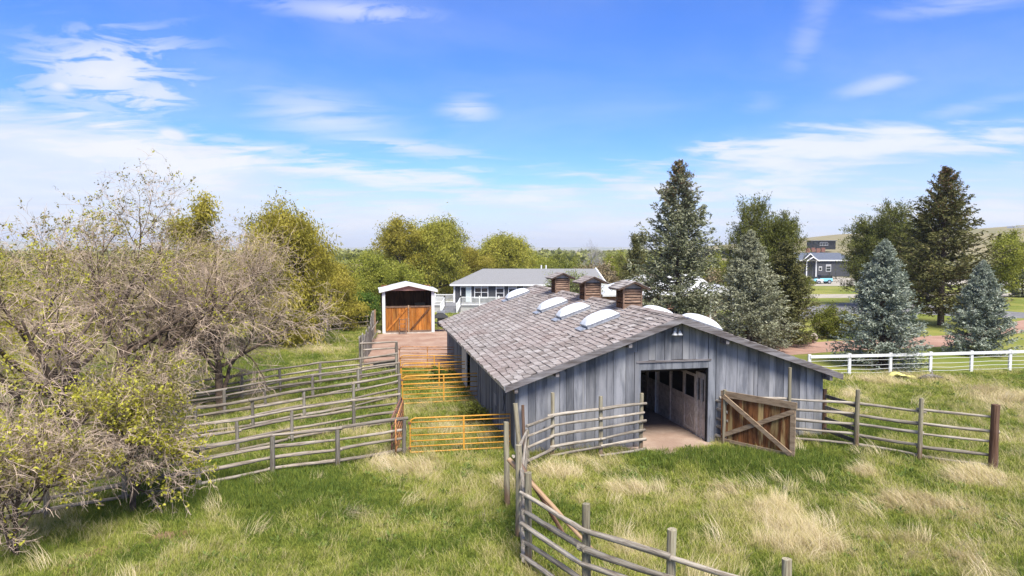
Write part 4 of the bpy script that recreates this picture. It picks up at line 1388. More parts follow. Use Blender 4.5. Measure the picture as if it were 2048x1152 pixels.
rock('boulder', at(1628, 686), .28, .25, .75, 'stone', 'upright pale boulder beside the pink dirt path', 'boulder', 1)
rock('rock', at(757, 668), .22, .18, .3, 'stone', 'small tan rock at the left foot of the shed', 'rock', 2)
M['yellow_cloth'] = plain('yellow_tarp', (.62, .58, .20), .7)
tp = at(1803, 757)
V = []; n = 10
for i in range(n):
    for j in range(6):
        V.append((i * .15 - .7, j * .12 - .3, .07 * math.sin(i * 1.3 + j) + .09 + (.2 if i < 6 else 0) * math.sin(i / 6 * PI)))
F = [(i * 6 + j, (i + 1) * 6 + j, (i + 1) * 6 + j + 1, i * 6 + j + 1) for i in range(n - 1) for j in range(5)]
tpo = obj('tarp', mesh_py('tarp', V, F, True), 'yellow_cloth', mw=Matrix.Translation(tp), label='crumpled pale yellow tarp at the foot of the white fence', cat='tarp')
so_ = tpo.modifiers.new('thickness', 'SOLIDIFY'); so_.thickness = .01
lg = empty('driftwood_log', at(1862, 760), .2, 'curved weathered log lying in dry grass by the fence', 'log')
MB().tube([(-.7, 0, .10), (-.3, .02, .2), (.1, .05, .22), (.5, 0, .12), (.85, -.05, .08)], [.10, .12, .11, .09, .04], 8).build('trunk', 'slab', lg, True, local=I4)
MB().tube([(.1, .05, .22), (.25, .2, .4), (.3, .3, .5)], [.05, .035, .02], 6).build('branch_stub', 'slab', lg, True, local=I4)

# ------------------------------------------------------------------ air
hm = bpy.data.materials.new('air'); hm.use_nodes = True
ht = NT(hm.node_tree)
hv = ht.n('ShaderNodeVolumePrincipled'); hv.inputs['Color'].default_value = (.90, .94, 1.0, 1); hv.inputs['Density'].default_value = .00016; hv.inputs['Anisotropy'].default_value = .1
ht.n('ShaderNodeOutputMaterial', Volume=hv)
hz = MB().box(-9500, 9500, -3100, 12200, -4, 150).build('haze', hm, kind='stuff', label='thin pale haze over the plain')

# ------------------------------------------------------------------ trees: growth by levels
def nrmz(a):
    return a / np.maximum(np.linalg.norm(a, axis=-1, keepdims=True), 1e-9)


def grow(g, P0, D0, L, K, wander, up):
    """polylines: P0 (N,3) starts, D0 directions, L lengths"""
    N = len(P0)
    pts = np.zeros((N, K + 1, 3)); pts[:, 0] = P0
    d = nrmz(D0.copy())
    upv = np.zeros((N, 3)); upv[:, 2] = up
    for k in range(K):
        d = nrmz(d + g.normal(0, wander, (N, 3)) + upv / K)
        pts[:, k + 1] = pts[:, k] + d * (L / K)[:, None]
    return pts


def spawn(g, pts, n, t0, t1, ang, rad, keep=1.0):
    """children starts/directions from parent polylines; rad (N,K+1) parent radii"""
    N, K1, _ = pts.shape
    t = np.sort(g.uniform(t0, t1, (N, n)), axis=1)
    f = t * (K1 - 1)
    i = np.minimum(f.astype(int), K1 - 2)
    fr = (f - i)[..., None]
    ar = np.arange(N)[:, None]
    A_ = pts[ar, i]; B_ = pts[ar, i + 1]
    P = A_ * (1 - fr) + B_ * fr
    T = nrmz(B_ - A_)
    rr_ = rad[ar, i] * (1 - fr[..., 0]) + rad[ar, i + 1] * fr[..., 0]
    q = nrmz(np.cross(T, g.normal(0, 1, T.shape)))
    a = R(1) * g.uniform(ang[0], ang[1], (N, n))[..., None]
    D = T * np.cos(a) + q * np.sin(a)
    P, D, t, rr_ = P.reshape(-1, 3), D.reshape(-1, 3), t.reshape(-1), rr_.reshape(-1)
    m = g.random(len(P)) < keep
    return P[m], D[m], t[m], rr_[m]


def tubes(pts, rad, S_):
    """geometry for many polylines: pts (N,K1,3), rad (N,K1)"""
    N, K1, _ = pts.shape
    T = np.zeros_like(pts)
    T[:, 1:-1] = pts[:, 2:] - pts[:, :-2]
    T[:, 0] = pts[:, 1] - pts[:, 0]; T[:, -1] = pts[:, -1] - pts[:, -2]
    T = nrmz(T)
    ref = np.where(np.abs(T[..., 2:3]) > .9, np.array([1.0, 0, 0]), np.array([0, 0, 1.0]))
    U = nrmz(np.cross(T, ref)); Vv = np.cross(T, U)
    a = np.arange(S_) / S_ * 2 * PI
    ring = U[:, :, None, :] * np.cos(a)[None, None, :, None] + Vv[:, :, None, :] * np.sin(a)[None, None, :, None]
    V = pts[:, :, None, :] + ring * rad[:, :, None, None]
    idx = np.arange(N * K1 * S_).reshape(N, K1, S_)
    a0 = idx[:, :-1, :]; a1 = np.roll(idx, -1, 2)[:, :-1, :]; b1 = np.roll(idx, -1, 2)[:, 1:, :]; b0 = idx[:, 1:, :]
    return V.reshape(-1, 3), np.stack([a0, a1, b1, b0], -1).reshape(-1, 4)


def join(parts):
    V = []; F = []; k = 0
    for v, f in parts:
        V.append(v); F.append(f + k); k += len(v)
    return np.concatenate(V), np.concatenate(F)


def cards(g, P, D, ln, wd, jit=.6):
    """leaf-shaped rhombi: centre P, long axis about D"""
    N = len(P)
    d = nrmz(D + g.normal(0, jit, (N, 3)))
    s = nrmz(np.cross(d, g.normal(0, 1, (N, 3))))
    l = (ln * g.uniform(.6, 1.3, N))[:, None]; w_ = (wd * g.uniform(.6, 1.3, N))[:, None]
    nn = np.cross(d, s)
    V = np.stack([P - d * l * .5, P + s * w_ * .5 + nn * w_ * .12, P + d * l * .5, P - s * w_ * .5 + nn * w_ * .12], 1)
    F = np.arange(N * 4).reshape(N, 4)
    return V.reshape(-1, 3), F


def radii(r0, r1, K1):
    t = np.linspace(0, 1, K1)[None, :]
    return r0[:, None] * (1 - t) + (r0 * r1)[:, None] * t


MESHES = {}


def plant(name, loc, parts, label, cat, group=None, rz=0.0, sc=1.0):
    e = empty(name, loc, rz, label, cat, group)
    for pn, me, mat_ in parts:
        obj(pn, me, mat_, e, local=Matrix.Diagonal((sc, sc, sc, 1)) if not isinstance(sc, tuple) else Matrix.Diagonal((*sc, 1)))
    return e


def bare_tree(seed, H, spread, trunk_r, nl=(6, 7, 9, 8), leafn=1.0, droop=-.25, lean=(0, 0), fork=.18, leaf_sz=.095, twl=1.0, low=.0):
    """boxelder in early leaf: heavy limbs, many grey twigs, tufts of new leaves at their tips"""
    g = np.random.default_rng(seed)
    K = 8
    tr = grow(g, np.array([[0, 0, -.1]]), np.array([[lean[0], lean[1], 1.0]]), np.array([H * .62]), 10, .10, .1)
    trr = radii(np.array([trunk_r]), .35, 11)
    P, D, t, rr_ = spawn(g, tr, nl[0], fork, .95, (30, 68), trr)
    D[:, 2] = np.abs(D[:, 2]) * .8 + .15
    L1 = spread * g.uniform(.65, 1.05, len(P)) * (1.05 - .35 * t)
    b1 = grow(g, P, D, L1, K, .16, .35)
    r1 = radii(np.maximum(rr_ * .6, .03), .22, K + 1)
    P, D, t, rr_ = spawn(g, b1, nl[1], .2, 1, (25, 65), r1)
    L2 = spread * .48 * g.uniform(.5, 1.1, len(P)) * (1.15 - .5 * t)
    b2 = grow(g, P, D, L2, 6, .18, .30)
    r2 = radii(np.maximum(rr_ * .55, .014), .3, 7)
    P, D, t, rr_ = spawn(g, b2, nl[2], .15, 1, (25, 70), r2)
    L3 = spread * .24 * g.uniform(.5, 1.2, len(P)) * twl
    hh = P[:, 2] / H
    b3u = np.where(hh > .72, .35, droop)
    b3 = np.concatenate([grow(g, P[hh > .72], D[hh > .72], L3[hh > .72], 5, .20, .35), grow(g, P[hh <= .72], D[hh <= .72], L3[hh <= .72], 5, .22, droop)])
    rr3 = np.concatenate([rr_[hh > .72], rr_[hh <= .72]])
    r3 = radii(np.clip(rr3 * .6, .006, .014), .45, 6)
    P, D, t, rr_ = spawn(g, b3, nl[3], .1, 1, (25, 75), r3)
    L4 = spread * .10 * g.uniform(.4, 1.3, len(P)) * twl
    b4 = grow(g, P, D, L4, 3, .26, droop * .5)
    r4 = radii(np.full(len(P), .0058), .5, 4)
    g0 = lambda b, lim=.05: np.maximum(b, np.array([-1e9, -1e9, lim]))
    limbs = join([tubes(tr, trr, 9), tubes(g0(b1), r1, 7), tubes(g0(b2), r2, 5)])
    twigs = join([tubes(g0(b3), r3, 3), tubes(g0(b4), r4, 3)])
    tips = np.concatenate([b4[:, -1], b4[:, 2], b3[:, -1]])
    n = len(tips)
    # leaves gather in patches
    pn = fbm(seed % 6, tips[:, 0] + tips[:, 2] * .7 + 50, tips[:, 1] + tips[:, 2] + 50, 1.6)
    keep = g.random(n) < np.clip((pn - .52) * 3.2, .012, .85) * leafn
    T = tips[keep]
    k = 6
    Pp = np.repeat(T, k, 0) + g.normal(0, .06, (len(T) * k, 3))
    lv = cards(g, g0(Pp), np.tile([0, 0, -.4], (len(Pp), 1)), leaf_sz, leaf_sz * .6, 1.0)
    hi = tips[(tips[:, 2] > H * .70) & (g.random(n) < .38 * min(leafn, 1))]
    Pb = np.repeat(hi, 5, 0) + g.normal(0, .05, (len(hi) * 5, 3))
    out = [('trunk', mesh_np('limbs', *limbs, smooth=True), 'limb'), ('twigs', mesh_np('twigs', *twigs), 'twig'), ('leaves', mesh_np('leaves', *lv), 'newleaf')]
    if len(hi): out.append(('buds', mesh_np('buds', *cards(g, Pb, np.tile([0, 0, .3], (len(Pb), 1)), .10, .05, 1.0)), 'budleaf'))
    return out


def leafy_tree(seed, H, spread, trunk_r, ncard, ln, wd, mat_, top=.95, cl_r=.55, hang=-.3, stems=1, n1=9, n2=9, n3=5, shape='round', trunk_mat='limb', low=.12, rag=1.0):
    g = np.random.default_rng(seed)
    tr = grow(g, g.normal(0, .12 * (stems > 1), (stems, 3)) * [1, 1, 0] + [0, 0, -.1], np.concatenate([g.normal(0, .16 if stems > 1 else .04, (stems, 2)), np.ones((stems, 1))], 1),
              np.full(stems, H * .82) * g.uniform(.85, 1.05, stems), 10, .07, .2)
    trr = radii(np.full(stems, trunk_r), .15, 11)
    P, D, t, rr_ = spawn(g, tr, n1, low, .98, (35, 70), trr)
    prof = {'round': lambda t: np.sin(np.clip(t * .82 + .22, 0, 1) * PI) ** .6, 'cone': lambda t: 1.05 - .85 * t, 'egg': lambda t: np.sin(np.clip(t * .72 + .12, 0, 1) * PI) ** .7}[shape]
    D[:, 2] = np.abs(D[:, 2]) * .7 + .18
    b1 = grow(g, P, D, spread * prof(t) * g.uniform(.7, 1.15, len(P)), 6, .13 * rag, .30)
    r1 = radii(np.maximum(rr_ * .5, .02), .25, 7)
    P, D, t, rr_ = spawn(g, b1, n2, .25, 1.0, (25, 65), r1)
    b2 = grow(g, P, D, spread * .42 * g.uniform(.5, 1.15, len(P)), 4, .18, .2)
    r2 = radii(np.maximum(rr_ * .5, .012), .3, 5)
    P, D, t, rr_ = spawn(g, b2, n3, .3, 1.0, (20, 70), r2)
    b3 = grow(g, P, D, spread * .17 * g.uniform(.5, 1.2, len(P)), 3, .2, hang)
    r3 = radii(np.full(len(P), .010), .5, 4)
    limbs = join([tubes(tr, trr, 8), tubes(b1, r1, 5), tubes(b2, r2, 4), tubes(b3, r3, 3)])
    C = np.concatenate([b3[:, -1], b3[:, 1], b2[:, -1]])
    per = max(1, int(ncard / len(C)))
    cd = np.concatenate([b3[:, -1] - b3[:, 0], b3[:, 1] - b3[:, 0], b2[:, -1] - b2[:, 0]])
    cr = cl_r * g.uniform(.3, 1.2, (len(C), 1))
    Pp = np.repeat(C, per, 0) + g.normal(0, 1, (len(C) * per, 3)) * np.repeat(cr, per, 0) * .5 + np.array([0, 0, hang]) * g.random((len(C) * per, 1)) * cl_r
    Dd = nrmz(np.repeat(cd, per, 0)) * .6 + np.array([0, 0, hang * 1.5])
    zmin = .1
    Pp = Pp[Pp[:, 2] > zmin]; Dd = Dd[:len(Pp)]
    lv = cards(g, Pp, Dd, ln, wd, .55)
    return [('trunk', mesh_np('trunk', *limbs, smooth=True), trunk_mat), ('crown', mesh_np('crown', *lv), mat_)]


def spruce(seed, H, RR, mat_, whorl=.30, per=9, ncards=1.0, csz=.26, base=.25, sparse_top=0.0, irregular=.18, cones=False, trunk_r=.16, up=.35):
    """tiered conifer: whorls of branches that dip and lift, hung with needled twigs"""
    g = np.random.default_rng(seed)
    z = []; h = base
    while h < H * .985:
        z.append(h); h += whorl * g.uniform(.75, 1.25) * (1.0 + (.35 if cones else -.3) * h / H)
    z = np.array(z)
    zz_ = np.repeat(z, per) + g.uniform(-.12, .12, len(z) * per)
    tt = np.clip((zz_ - base) / (H - base), 0, 1)
    side = 1 + irregular * g.normal(0, 1, len(zz_)) - (g.random(len(zz_)) < .12) * .3
    Lb = RR * ((1 - tt) ** (.70 if cones else .8) * 1.0 + .012) * np.clip(side, .4, 1.35) * np.where(tt < .10, .80 + tt * 2, 1)
    az_ = g.uniform(0, 2 * PI, len(zz_))
    el = -.10 + (.75 if cones else .5) * tt + g.normal(0, .10, len(zz_))
    D = np.stack([np.cos(az_) * np.cos(el), np.sin(az_) * np.cos(el), np.sin(el)], 1)
    P0 = np.stack([np.zeros_like(zz_), np.zeros_like(zz_), zz_], 1)
    b1 = grow(g, P0, D, Lb, 5, .05, up)
    b1[:, 1:4, 2] -= (Lb * .05)[:, None]
    r1 = radii(np.clip(Lb * .014, .008, .05), .25, 6)
    nt = 20
    P, Dt, t, rr_ = spawn(g, b1, nt, .18, 1.0, (35, 62), r1)
    Dt[:, 2] = Dt[:, 2] * .35 - .05
    Lr = np.repeat(Lb, nt)
    Lt = np.clip(Lr * .34 * (1.2 - .8 * t), .05, 1.1) * g.uniform(.6, 1.2, len(P))
    b2 = grow(g, P, Dt, Lt, 2, .12, -.12)
    k = max(2, int(round(5 * ncards)))
    s_ = g.uniform(.05, 1.0, (len(P), k, 1))
    Pc = (b2[:, 0][:, None] * (1 - s_) + b2[:, 2][:, None] * s_).reshape(-1, 3)
    Dc = np.repeat(nrmz(b2[:, 2] - b2[:, 0]), k, 0)
    Pc = Pc + g.normal(0, .035, Pc.shape)
    # needled spine of each branch
    sb = g.uniform(.15, 1, (len(b1), 10))
    fb = sb * 5; ib = np.minimum(fb.astype(int), 4); ar = np.arange(len(b1))[:, None]
    Ps = b1[ar, ib] * (1 - (fb - ib)[..., None]) + b1[ar, ib + 1] * (fb - ib)[..., None]
    Ds = np.repeat(nrmz(b1[:, 5] - b1[:, 2]), 10, 0)
    Pc = np.concatenate([Pc, Ps.reshape(-1, 3)]); Dc = np.concatenate([Dc, Ds])
    keep = Pc[:, 2] > .08
    Pc, Dc = Pc[keep], Dc[keep]
    fz = np.clip(.45 + (1 - Pc[:, 2] / H) * 1.8, .45, 1.0)
    lv = cards(g, Pc, Dc, csz * 1.2 * fz, csz * .42 * fz, .38)
    # leader
    Pl = np.stack([g.normal(0, .03, 60), g.normal(0, .03, 60), g.uniform(H * .93, H, 60)], 1)
    ll = cards(g, Pl, np.tile([0, 0, 1.0], (60, 1)), csz, csz * .3, .6)
    cr = join([lv, ll])
    tr = np.array([[[0, 0, -.1], [0, 0, H * .3], [0.03, 0, H * .7], [0, 0, H]]], float)
    limbs = join([tubes(tr, np.array([[trunk_r, trunk_r * .75, trunk_r * .35, .015]]), 8), tubes(b1, r1, 3)])
    out = [('trunk', mesh_np('trunk', *limbs, smooth=True), 'limb'), ('crown', mesh_np('crown', *cr), mat_)]
    if cones:
        top = np.where((zz_ > H * .58))[0]
        w_ = (zz_[top] / H - .5)
        cnt = 26
        ii = np.repeat(top, cnt)
        tq = g.uniform(.35, 1.02, len(ii))
        fb = np.clip(tq * 5, 0, 4.999); ib = fb.astype(int)
        Pp = b1[ii, ib] * (1 - (fb - ib)[:, None]) + b1[ii, ib + 1] * (fb - ib)[:, None] + g.normal(0, .07, (len(ii), 3)) * [1, 1, 1] - [0, 0, .05]
        kp = g.random(len(ii)) < np.clip((zz_[ii] / H - .55) * 3.2, .03, .9)
        cc = cards(g, Pp[kp], np.tile([0, 0, -.6], (kp.sum(), 1)), csz * .62, csz * .30, .6)
        out.append(('cones', mesh_np('cones', *cc), 'cone'))
    return out


def bush(seed, H, RR, ncard, ln, mat_, stems=14, stem_mat='limb', hang=0.0, cl=.32):
    g = np.random.default_rng(seed)
    a = g.uniform(0, 2 * PI, stems)
    sp = g.uniform(.1, .9, stems)
    D = np.stack([np.cos(a) * sp, np.sin(a) * sp, np.ones(stems)], 1)
    b1 = grow(g, D * [RR * .22, RR * .22, 0], D, H * g.uniform(.6, .95, stems), 6, .14, .1)
    r1 = radii(np.full(stems, .03), .3, 7)
    P, D, t, rr_ = spawn(g, b1, 8, .12, 1, (25, 75), r1)
    b2 = grow(g, P, D, RR * .55 * g.uniform(.4, 1, len(P)), 4, .2, .1)
    r2 = radii(np.full(len(P), .012), .4, 5)
    P, D, t, rr_ = spawn(g, b2, 4, .2, 1, (25, 75), r2)
    b3 = grow(g, P, D, RR * .22 * g.uniform(.4, 1, len(P)), 2, .2, hang)
    r3 = radii(np.full(len(P), .008), .5, 3)
    C = np.concatenate([b3[:, -1], b3[:, 1], b2[:, -1]])
    per = max(1, int(ncard / len(C)))
    Pp = np.repeat(C, per, 0) + g.normal(0, RR * .5 * cl * .5, (len(C) * per, 3))
    Pp = Pp[Pp[:, 2] > .05]
    lv = cards(g, Pp, np.tile([0, 0, .2 + hang], (len(Pp), 1)), ln, ln * .5, .9)
    st = join([tubes(b1, r1, 4), tubes(b2, r2, 3), tubes(b3, r3, 3)])
    return [('stems', mesh_np('stems', *st), stem_mat), ('leaves', mesh_np('leaves', *lv), mat_)]


def gpt(px, dist):
    """ground point seen in column px at a ground distance"""
    return Vector(((px - 1024) / FPX * dist, dist, 0))


# --- left: half bare boxelders
plant('boxelder_tree', gpt(118, 19.8), bare_tree(11, 8.3, 4.9, .27, (10, 8, 9, 7), .38, -.5, lean=(.0, .05), fork=.12), 'nearest boxelder on the left with thick dark trunk and yellow green leaf tufts', 'tree', 'half bare boxelders on the left')
plant('boxelder_tree', gpt(238, 26.5), bare_tree(23, 9.3, 6.2, .30, (12, 8, 9, 7), .5, -.45, fork=.14), 'tall boxelder with brown trunk reaching above the horizon over the pen fences', 'tree', 'half bare boxelders on the left')
plant('boxelder_tree', gpt(435, 29.5), bare_tree(31, 7.4, 5.6, .20, (12, 8, 9, 8), .22, -.6, twl=1.3, fork=.10), 'low wide boxelder of drooping grey twigs behind the pen fences', 'tree', 'half bare boxelders on the left')
plant('boxelder_tree', gpt(-70, 24), bare_tree(47, 8.6, 4.8, .26, (8, 8, 8, 8), .9, -.25), 'boxelder cut by the left edge of the picture', 'tree', 'half bare boxelders on the left')
plant('boxelder_tree', gpt(250, 18.0), bare_tree(71, 3.7, 2.8, .09, (11, 8, 9, 7), .48, -.6, fork=.06), 'low drooping boxelder full of yellow green tufts over the near pen fence', 'tree', 'half bare boxelders on the left')
plant('bare_shrub', gpt(10, 15.4), bare_tree(53, 2.3, 2.9, .07, (11, 8, 8, 6), .15, -.45, fork=.02), 'tangle of bare grey twigs in the bottom left corner', 'shrub')
plant('bare_shrub', gpt(330, 37), bare_tree(59, 4.6, 4.2, .09, (10, 8, 9, 7), .5, -.2, fork=.02), 'dense grey thicket between the tall boxelder and the far pens', 'shrub')
plant('bare_shrub', gpt(150, 34), bare_tree(61, 4.4, 4.2, .09, (10, 8, 9, 7), .9, -.2, fork=.02), 'leafy thicket behind the two left trunks', 'shrub')

# --- willows and the belt of broadleaf trees
plant('willow_tree', gpt(405, 46), leafy_tree(101, 11.6, 2.4, .30, 30000, .26, .075, 'willow', shape='egg', n1=13, n2=10, cl_r=.75, rag=1.4, hang=-.5), 'slim olive willow rising over the bare boxelders', 'tree', 'olive willows')
W2 = leafy_tree(103, 11.8, 4.2, .42, 52000, .30, .085, 'willow', shape='round', n1=20, n2=12, cl_r=.95, rag=1.4, low=.05, hang=-.6)
plant('willow_tree', gpt(575, 51), W2, 'big olive willow beside the dark rail fence', 'tree', 'olive willows')
W3 = leafy_tree(107, 12.4, 5.2, .45, 46000, .40, .12, 'willow2', shape='round', n1=20, n2=11, cl_r=1.1, rag=1.5, stems=2, low=.08, hang=-.5)
plant('willow_tree', gpt(865, 96), W3, 'broad olive willow standing right behind the grey house', 'tree', 'olive willows')
plant('willow_tree', gpt(800, 92), leafy_tree(109, 11.8, 3.2, .3, 20000, .36, .11, 'willow', shape='egg', n1=12, cl_r=.9, rag=1.6, stems=2), 'thin topped willow left of the broad one behind the shed', 'tree', 'olive willows')
plant('willow_tree', gpt(1012, 112), W3, 'farther willow above the middle of the grey house roof', 'tree', 'olive willows', rz=2.1, sc=(1.05, 1.05, .84))
plant('willow_tree', gpt(930, 108), W2, 'low willow between the two broad ones', 'tree', 'olive willows', rz=1.2, sc=(.9, .9, .74))
plant('willow_tree', gpt(655, 60), W2, 'lower willow right of the big one', 'tree', 'olive willows', rz=.7, sc=(.78, .78, .60))
B1 = bush(201, 6.4, 4.2, 26000, .26, 'brightleaf', hang=-.1)
B2 = bush(203, 5.2, 3.8, 20000, .26, 'oliveshrub')
B3 = bush(205, 5.0, 3.6, 15000, .30, 'brownthicket', stem_mat='twig_far')
plant('leafy_bush', gpt(765, 78), B1, 'rounded fresh green tree left of and behind the shed', 'tree')
plant('leafy_bush', gpt(700, 74), B1, 'fresh green bush between the willow and shed', 'tree', rz=1.1, sc=(.8, .8, .7))
plant('shrub', gpt(738, 64), bush(207, 2.9, 2.1, 16000, .18, 'darkshrub'), 'deep green shrub at the left side of the shed', 'shrub')
plant('shrub', gpt(690, 63), bush(209, 2.3, 2.0, 12000, .18, 'darkshrub'), 'low green shrub behind the dark rail fence', 'shrub')
plant('shrub', gpt(626, 60), B2, 'olive shrub behind the left end of the dark rail fence', 'shrub', rz=1.0, sc=(.62, .62, .6))
plant('leafy_bush', gpt(1135, 98), B2, 'olive bush behind the right end of the grey house', 'tree', sc=(1, 1, .95))
plant('leafy_bush', gpt(1090, 104), B1, 'light green bush above the house roof', 'tree', rz=2.0, sc=(.9, .9, .82))
plant('thicket', gpt(1200, 90), B3, 'brown thicket of bare stems left of the big spruce', 'shrub', sc=(1.0, 1.0, .98))
plant('thicket', gpt(1165, 104), B3, 'smaller brown thicket behind the cupolas', 'shrub', rz=2.0, sc=(.9, .9, .85))
plant('fruit_tree', gpt(1150, 66), leafy_tree(211, 5.2, 2.3, .10, 7000, .17, .09, 'paleleaf', shape='round', n1=14, n2=7, cl_r=.5, rag=1.5, stems=3, low=.1, hang=.1), 'light leaved fruit tree behind the far cupolas', 'tree')
g9 = bare_tree(67, 10.9, 3.6, .16, (10, 7, 7, 6), 0.0, .3, twl=1.2)
plant('bare_tree', gpt(1180, 122), [(a, b_, 'twig_far') for a, b_, c in g9[:2]], 'pale leafless tree on the skyline left of the big spruce', 'tree')
plant('shrub', bp(-1.2, 13.4), bush(213, .75, .7, 2600, .09, 'darkshrub', stems=8), 'small dark green weed clump by the barn wall', 'shrub')
plant('shrub', bp(-.8, 4.4), bush(215, .8, .6, 1800, .10, 'oliveshrub', stems=8), 'yellow green weeds beside the near barn wall', 'shrub')

# --- belt of smaller trees out to the left and centre
belt = [(20, 70, 0), (90, 95, 1), (170, 72, 1), (255, 88, 0), (330, 78, 2), (415, 96, 1), (480, 84, 0), (540, 110, 1), (610, 92, 0), (665, 118, 1), (715, 108, 2), (745, 132, 0),
        (60, 150, 1), (200, 165, 0), (350, 170, 1), (470, 150, 2), (600, 175, 0), (690, 190, 1), (770, 165, 1), (1070, 150, 0), (1120, 165, 1), (1225, 140, 0), (-60, 110, 1), (-150, 140, 0), (1440, 82, 2), (1415, 120, 0), (1290, 120, 1)]
belt_names = ['far left by the edge', 'second from the left edge', 'behind the left trunks', 'behind the tall boxelder', 'brown and twiggy behind the grey thicket', 'below the slim willow', 'left of the big willow',
              'just behind the big willow', 'right of the big willow', 'on the skyline between willow and shed', 'brown, above the deep green shrub', 'small, on the skyline left of the thin topped willow']
for i, (px, d, k) in enumerate(belt):
    hs = rnd.uniform(.75, 1.05) * (1.0 if d < 130 else 1.15)
    Bk = (B1, B2, B3)[k]
    kind = ('fresh green', 'olive green', 'brown twiggy')[k]
    lab = f'{kind} bushy tree {belt_names[i]}' if i < len(belt_names) else {0: 'fresh green bushy tree in the far belt below the horizon', 1: 'olive bushy tree in the far belt below the horizon', 2: 'brown bushy tree in the far belt below the horizon'}[k]
    plant('bushy_tree', gpt(px, d), Bk, lab, 'tree', f'far belt {kind} trees', rz=rnd.uniform(0, 6), sc=(hs, hs, hs * .92))

# --- conifers
plant('spruce_tree', gpt(1355, 56), spruce(301, 14.1, 4.3, 'spruce', csz=.24, cones=True, irregular=.22, per=10, whorl=.30), 'tallest grey green spruce with brown cones at its ragged top', 'tree', 'spruces')
plant('spruce_tree', gpt(1885, 63), spruce(303, 14.3, 5.0, 'darkspruce', csz=.27, cones=True, irregular=.22, base=1.5, per=10, whorl=.31, trunk_r=.3), 'tall dark spruce with open cone laden crown and visible trunk at right', 'tree', 'spruces')
plant('spruce_tree', gpt(1500, 47), spruce(305, 8.3, 3.1, 'palespruce', csz=.16, irregular=.14, per=10, whorl=.22, base=.2), 'pale blue spruce whose foot is hidden by the barn roof', 'tree', 'blue spruces')
plant('spruce_tree', gpt(1768, 40.5), spruce(307, 7.6, 2.75, 'bluespruce', csz=.15, irregular=.10, per=11, whorl=.20, base=.12), 'dense silver blue spruce right behind the white fence', 'tree', 'blue spruces')
plant('spruce_tree', gpt(1966, 45.5), spruce(309, 6.2, 2.35, 'bluespruce', csz=.15, irregular=.12, per=11, whorl=.20, base=.12), 'smaller blue green spruce near the right edge', 'tree', 'blue spruces')
plant('spruce_tree', gpt(1570, 50), spruce(311, 7.6, 2.8, 'darkspruce', csz=.18, irregular=.2, per=10, whorl=.25, base=.2), 'dark green spruce beside the pale one above the barn eave', 'tree', 'spruces')
plant('spruce_tree', gpt(2046, 100), spruce(313, 8.0, 2.2, 'spruce', csz=.3, per=8, whorl=.4), 'small dark spruce cut by the right edge', 'tree', 'spruces')
PN = leafy_tree(321, 12.4, 4.9, .30, 60000, .27, .07, 'pine', stems=2, shape='cone', n1=30, n2=10, n3=5, cl_r=.40, rag=1.0, low=.05, hang=.25)
plant('pine_tree', gpt(1515, 68), PN, 'olive pine with double top behind the pale blue spruce', 'tree', 'pines', sc=(.86, .86, .96))
plant('pine_tree', gpt(1766, 82), PN, 'rounded olive pine behind the silver blue spruce', 'tree', 'pines', rz=2.2, sc=(1.08, 1.08, 1.0))
plant('pine_tree', gpt(1835, 88), PN, 'olive pine hidden behind the tall dark spruce', 'tree', 'pines', rz=4, sc=(1.1, 1.1, .88))
plant('pine_tree', gpt(1262, 78), leafy_tree(323, 9.6, 2.6, .2, 20000, .26, .07, 'darkspruce', shape='cone', n1=22, n2=8, n3=5, cl_r=.4, low=.04, hang=.2), 'dark green pine at the left shoulder of the tallest spruce', 'tree', 'pines')
plant('aspen_tree', gpt(1998, 92), leafy_tree(331, 10.2, 2.9, .16, 22000, .26, .13, 'brightleaf', shape='egg', n1=16, cl_r=.8, low=.12, stems=2), 'fresh green aspen right of the tall dark spruce', 'tree')
plant('shrub', gpt(1668, 54), bush(341, 2.5, 1.7, 15000, .14, 'oliveshrub', stems=18), 'round olive shrub on the lawn by the pink path', 'shrub')
plant('shrub', gpt(1605, 120), B2, 'green bush left of the parked blue car', 'shrub', sc=(.5, .5, .45))

# --- far wood: one mass nobody could count
gq = np.random.default_rng(5)
PV = []; 
for i in range(1400):
    d = gq.uniform(180, 1500) if i % 2 else gq.uniform(150, 500)
    px = gq.uniform(-120, 1330)
    x = (px - 1024) / FPX * d
    hh = gq.uniform(3, 7.5) * (1.0 if d > 300 else .85)
    n = 34
    q = gq.normal(0, 1, (n, 3)); q = nrmz(q) * gq.uniform(.4, 1, (n, 1))
    PV.append(np.stack([x + q[:, 0] * hh * .8, d + q[:, 1] * hh * .8, hh * .5 + q[:, 2] * hh * .5], 1))
PV = np.concatenate(PV)
vv, ff = cards(gq, PV, np.tile([0, 0, .3], (len(PV), 1)), 2.2, 1.8, 1.0)
obj('distant_wood', mesh_np('distant_wood', vv, ff), foliage('distant_leaf', [(.11, .125, .035), (.20, .21, .06), (.29, .28, .10)], trans=.1, clump=.03, clump_amt=.6), kind='stuff', label='far off wood of mixed green trees below the horizon')

# ------------------------------------------------------------------ far houses and vehicles on the right
def gz_at(px, py, d):
    p = atd(px, py, d); return p


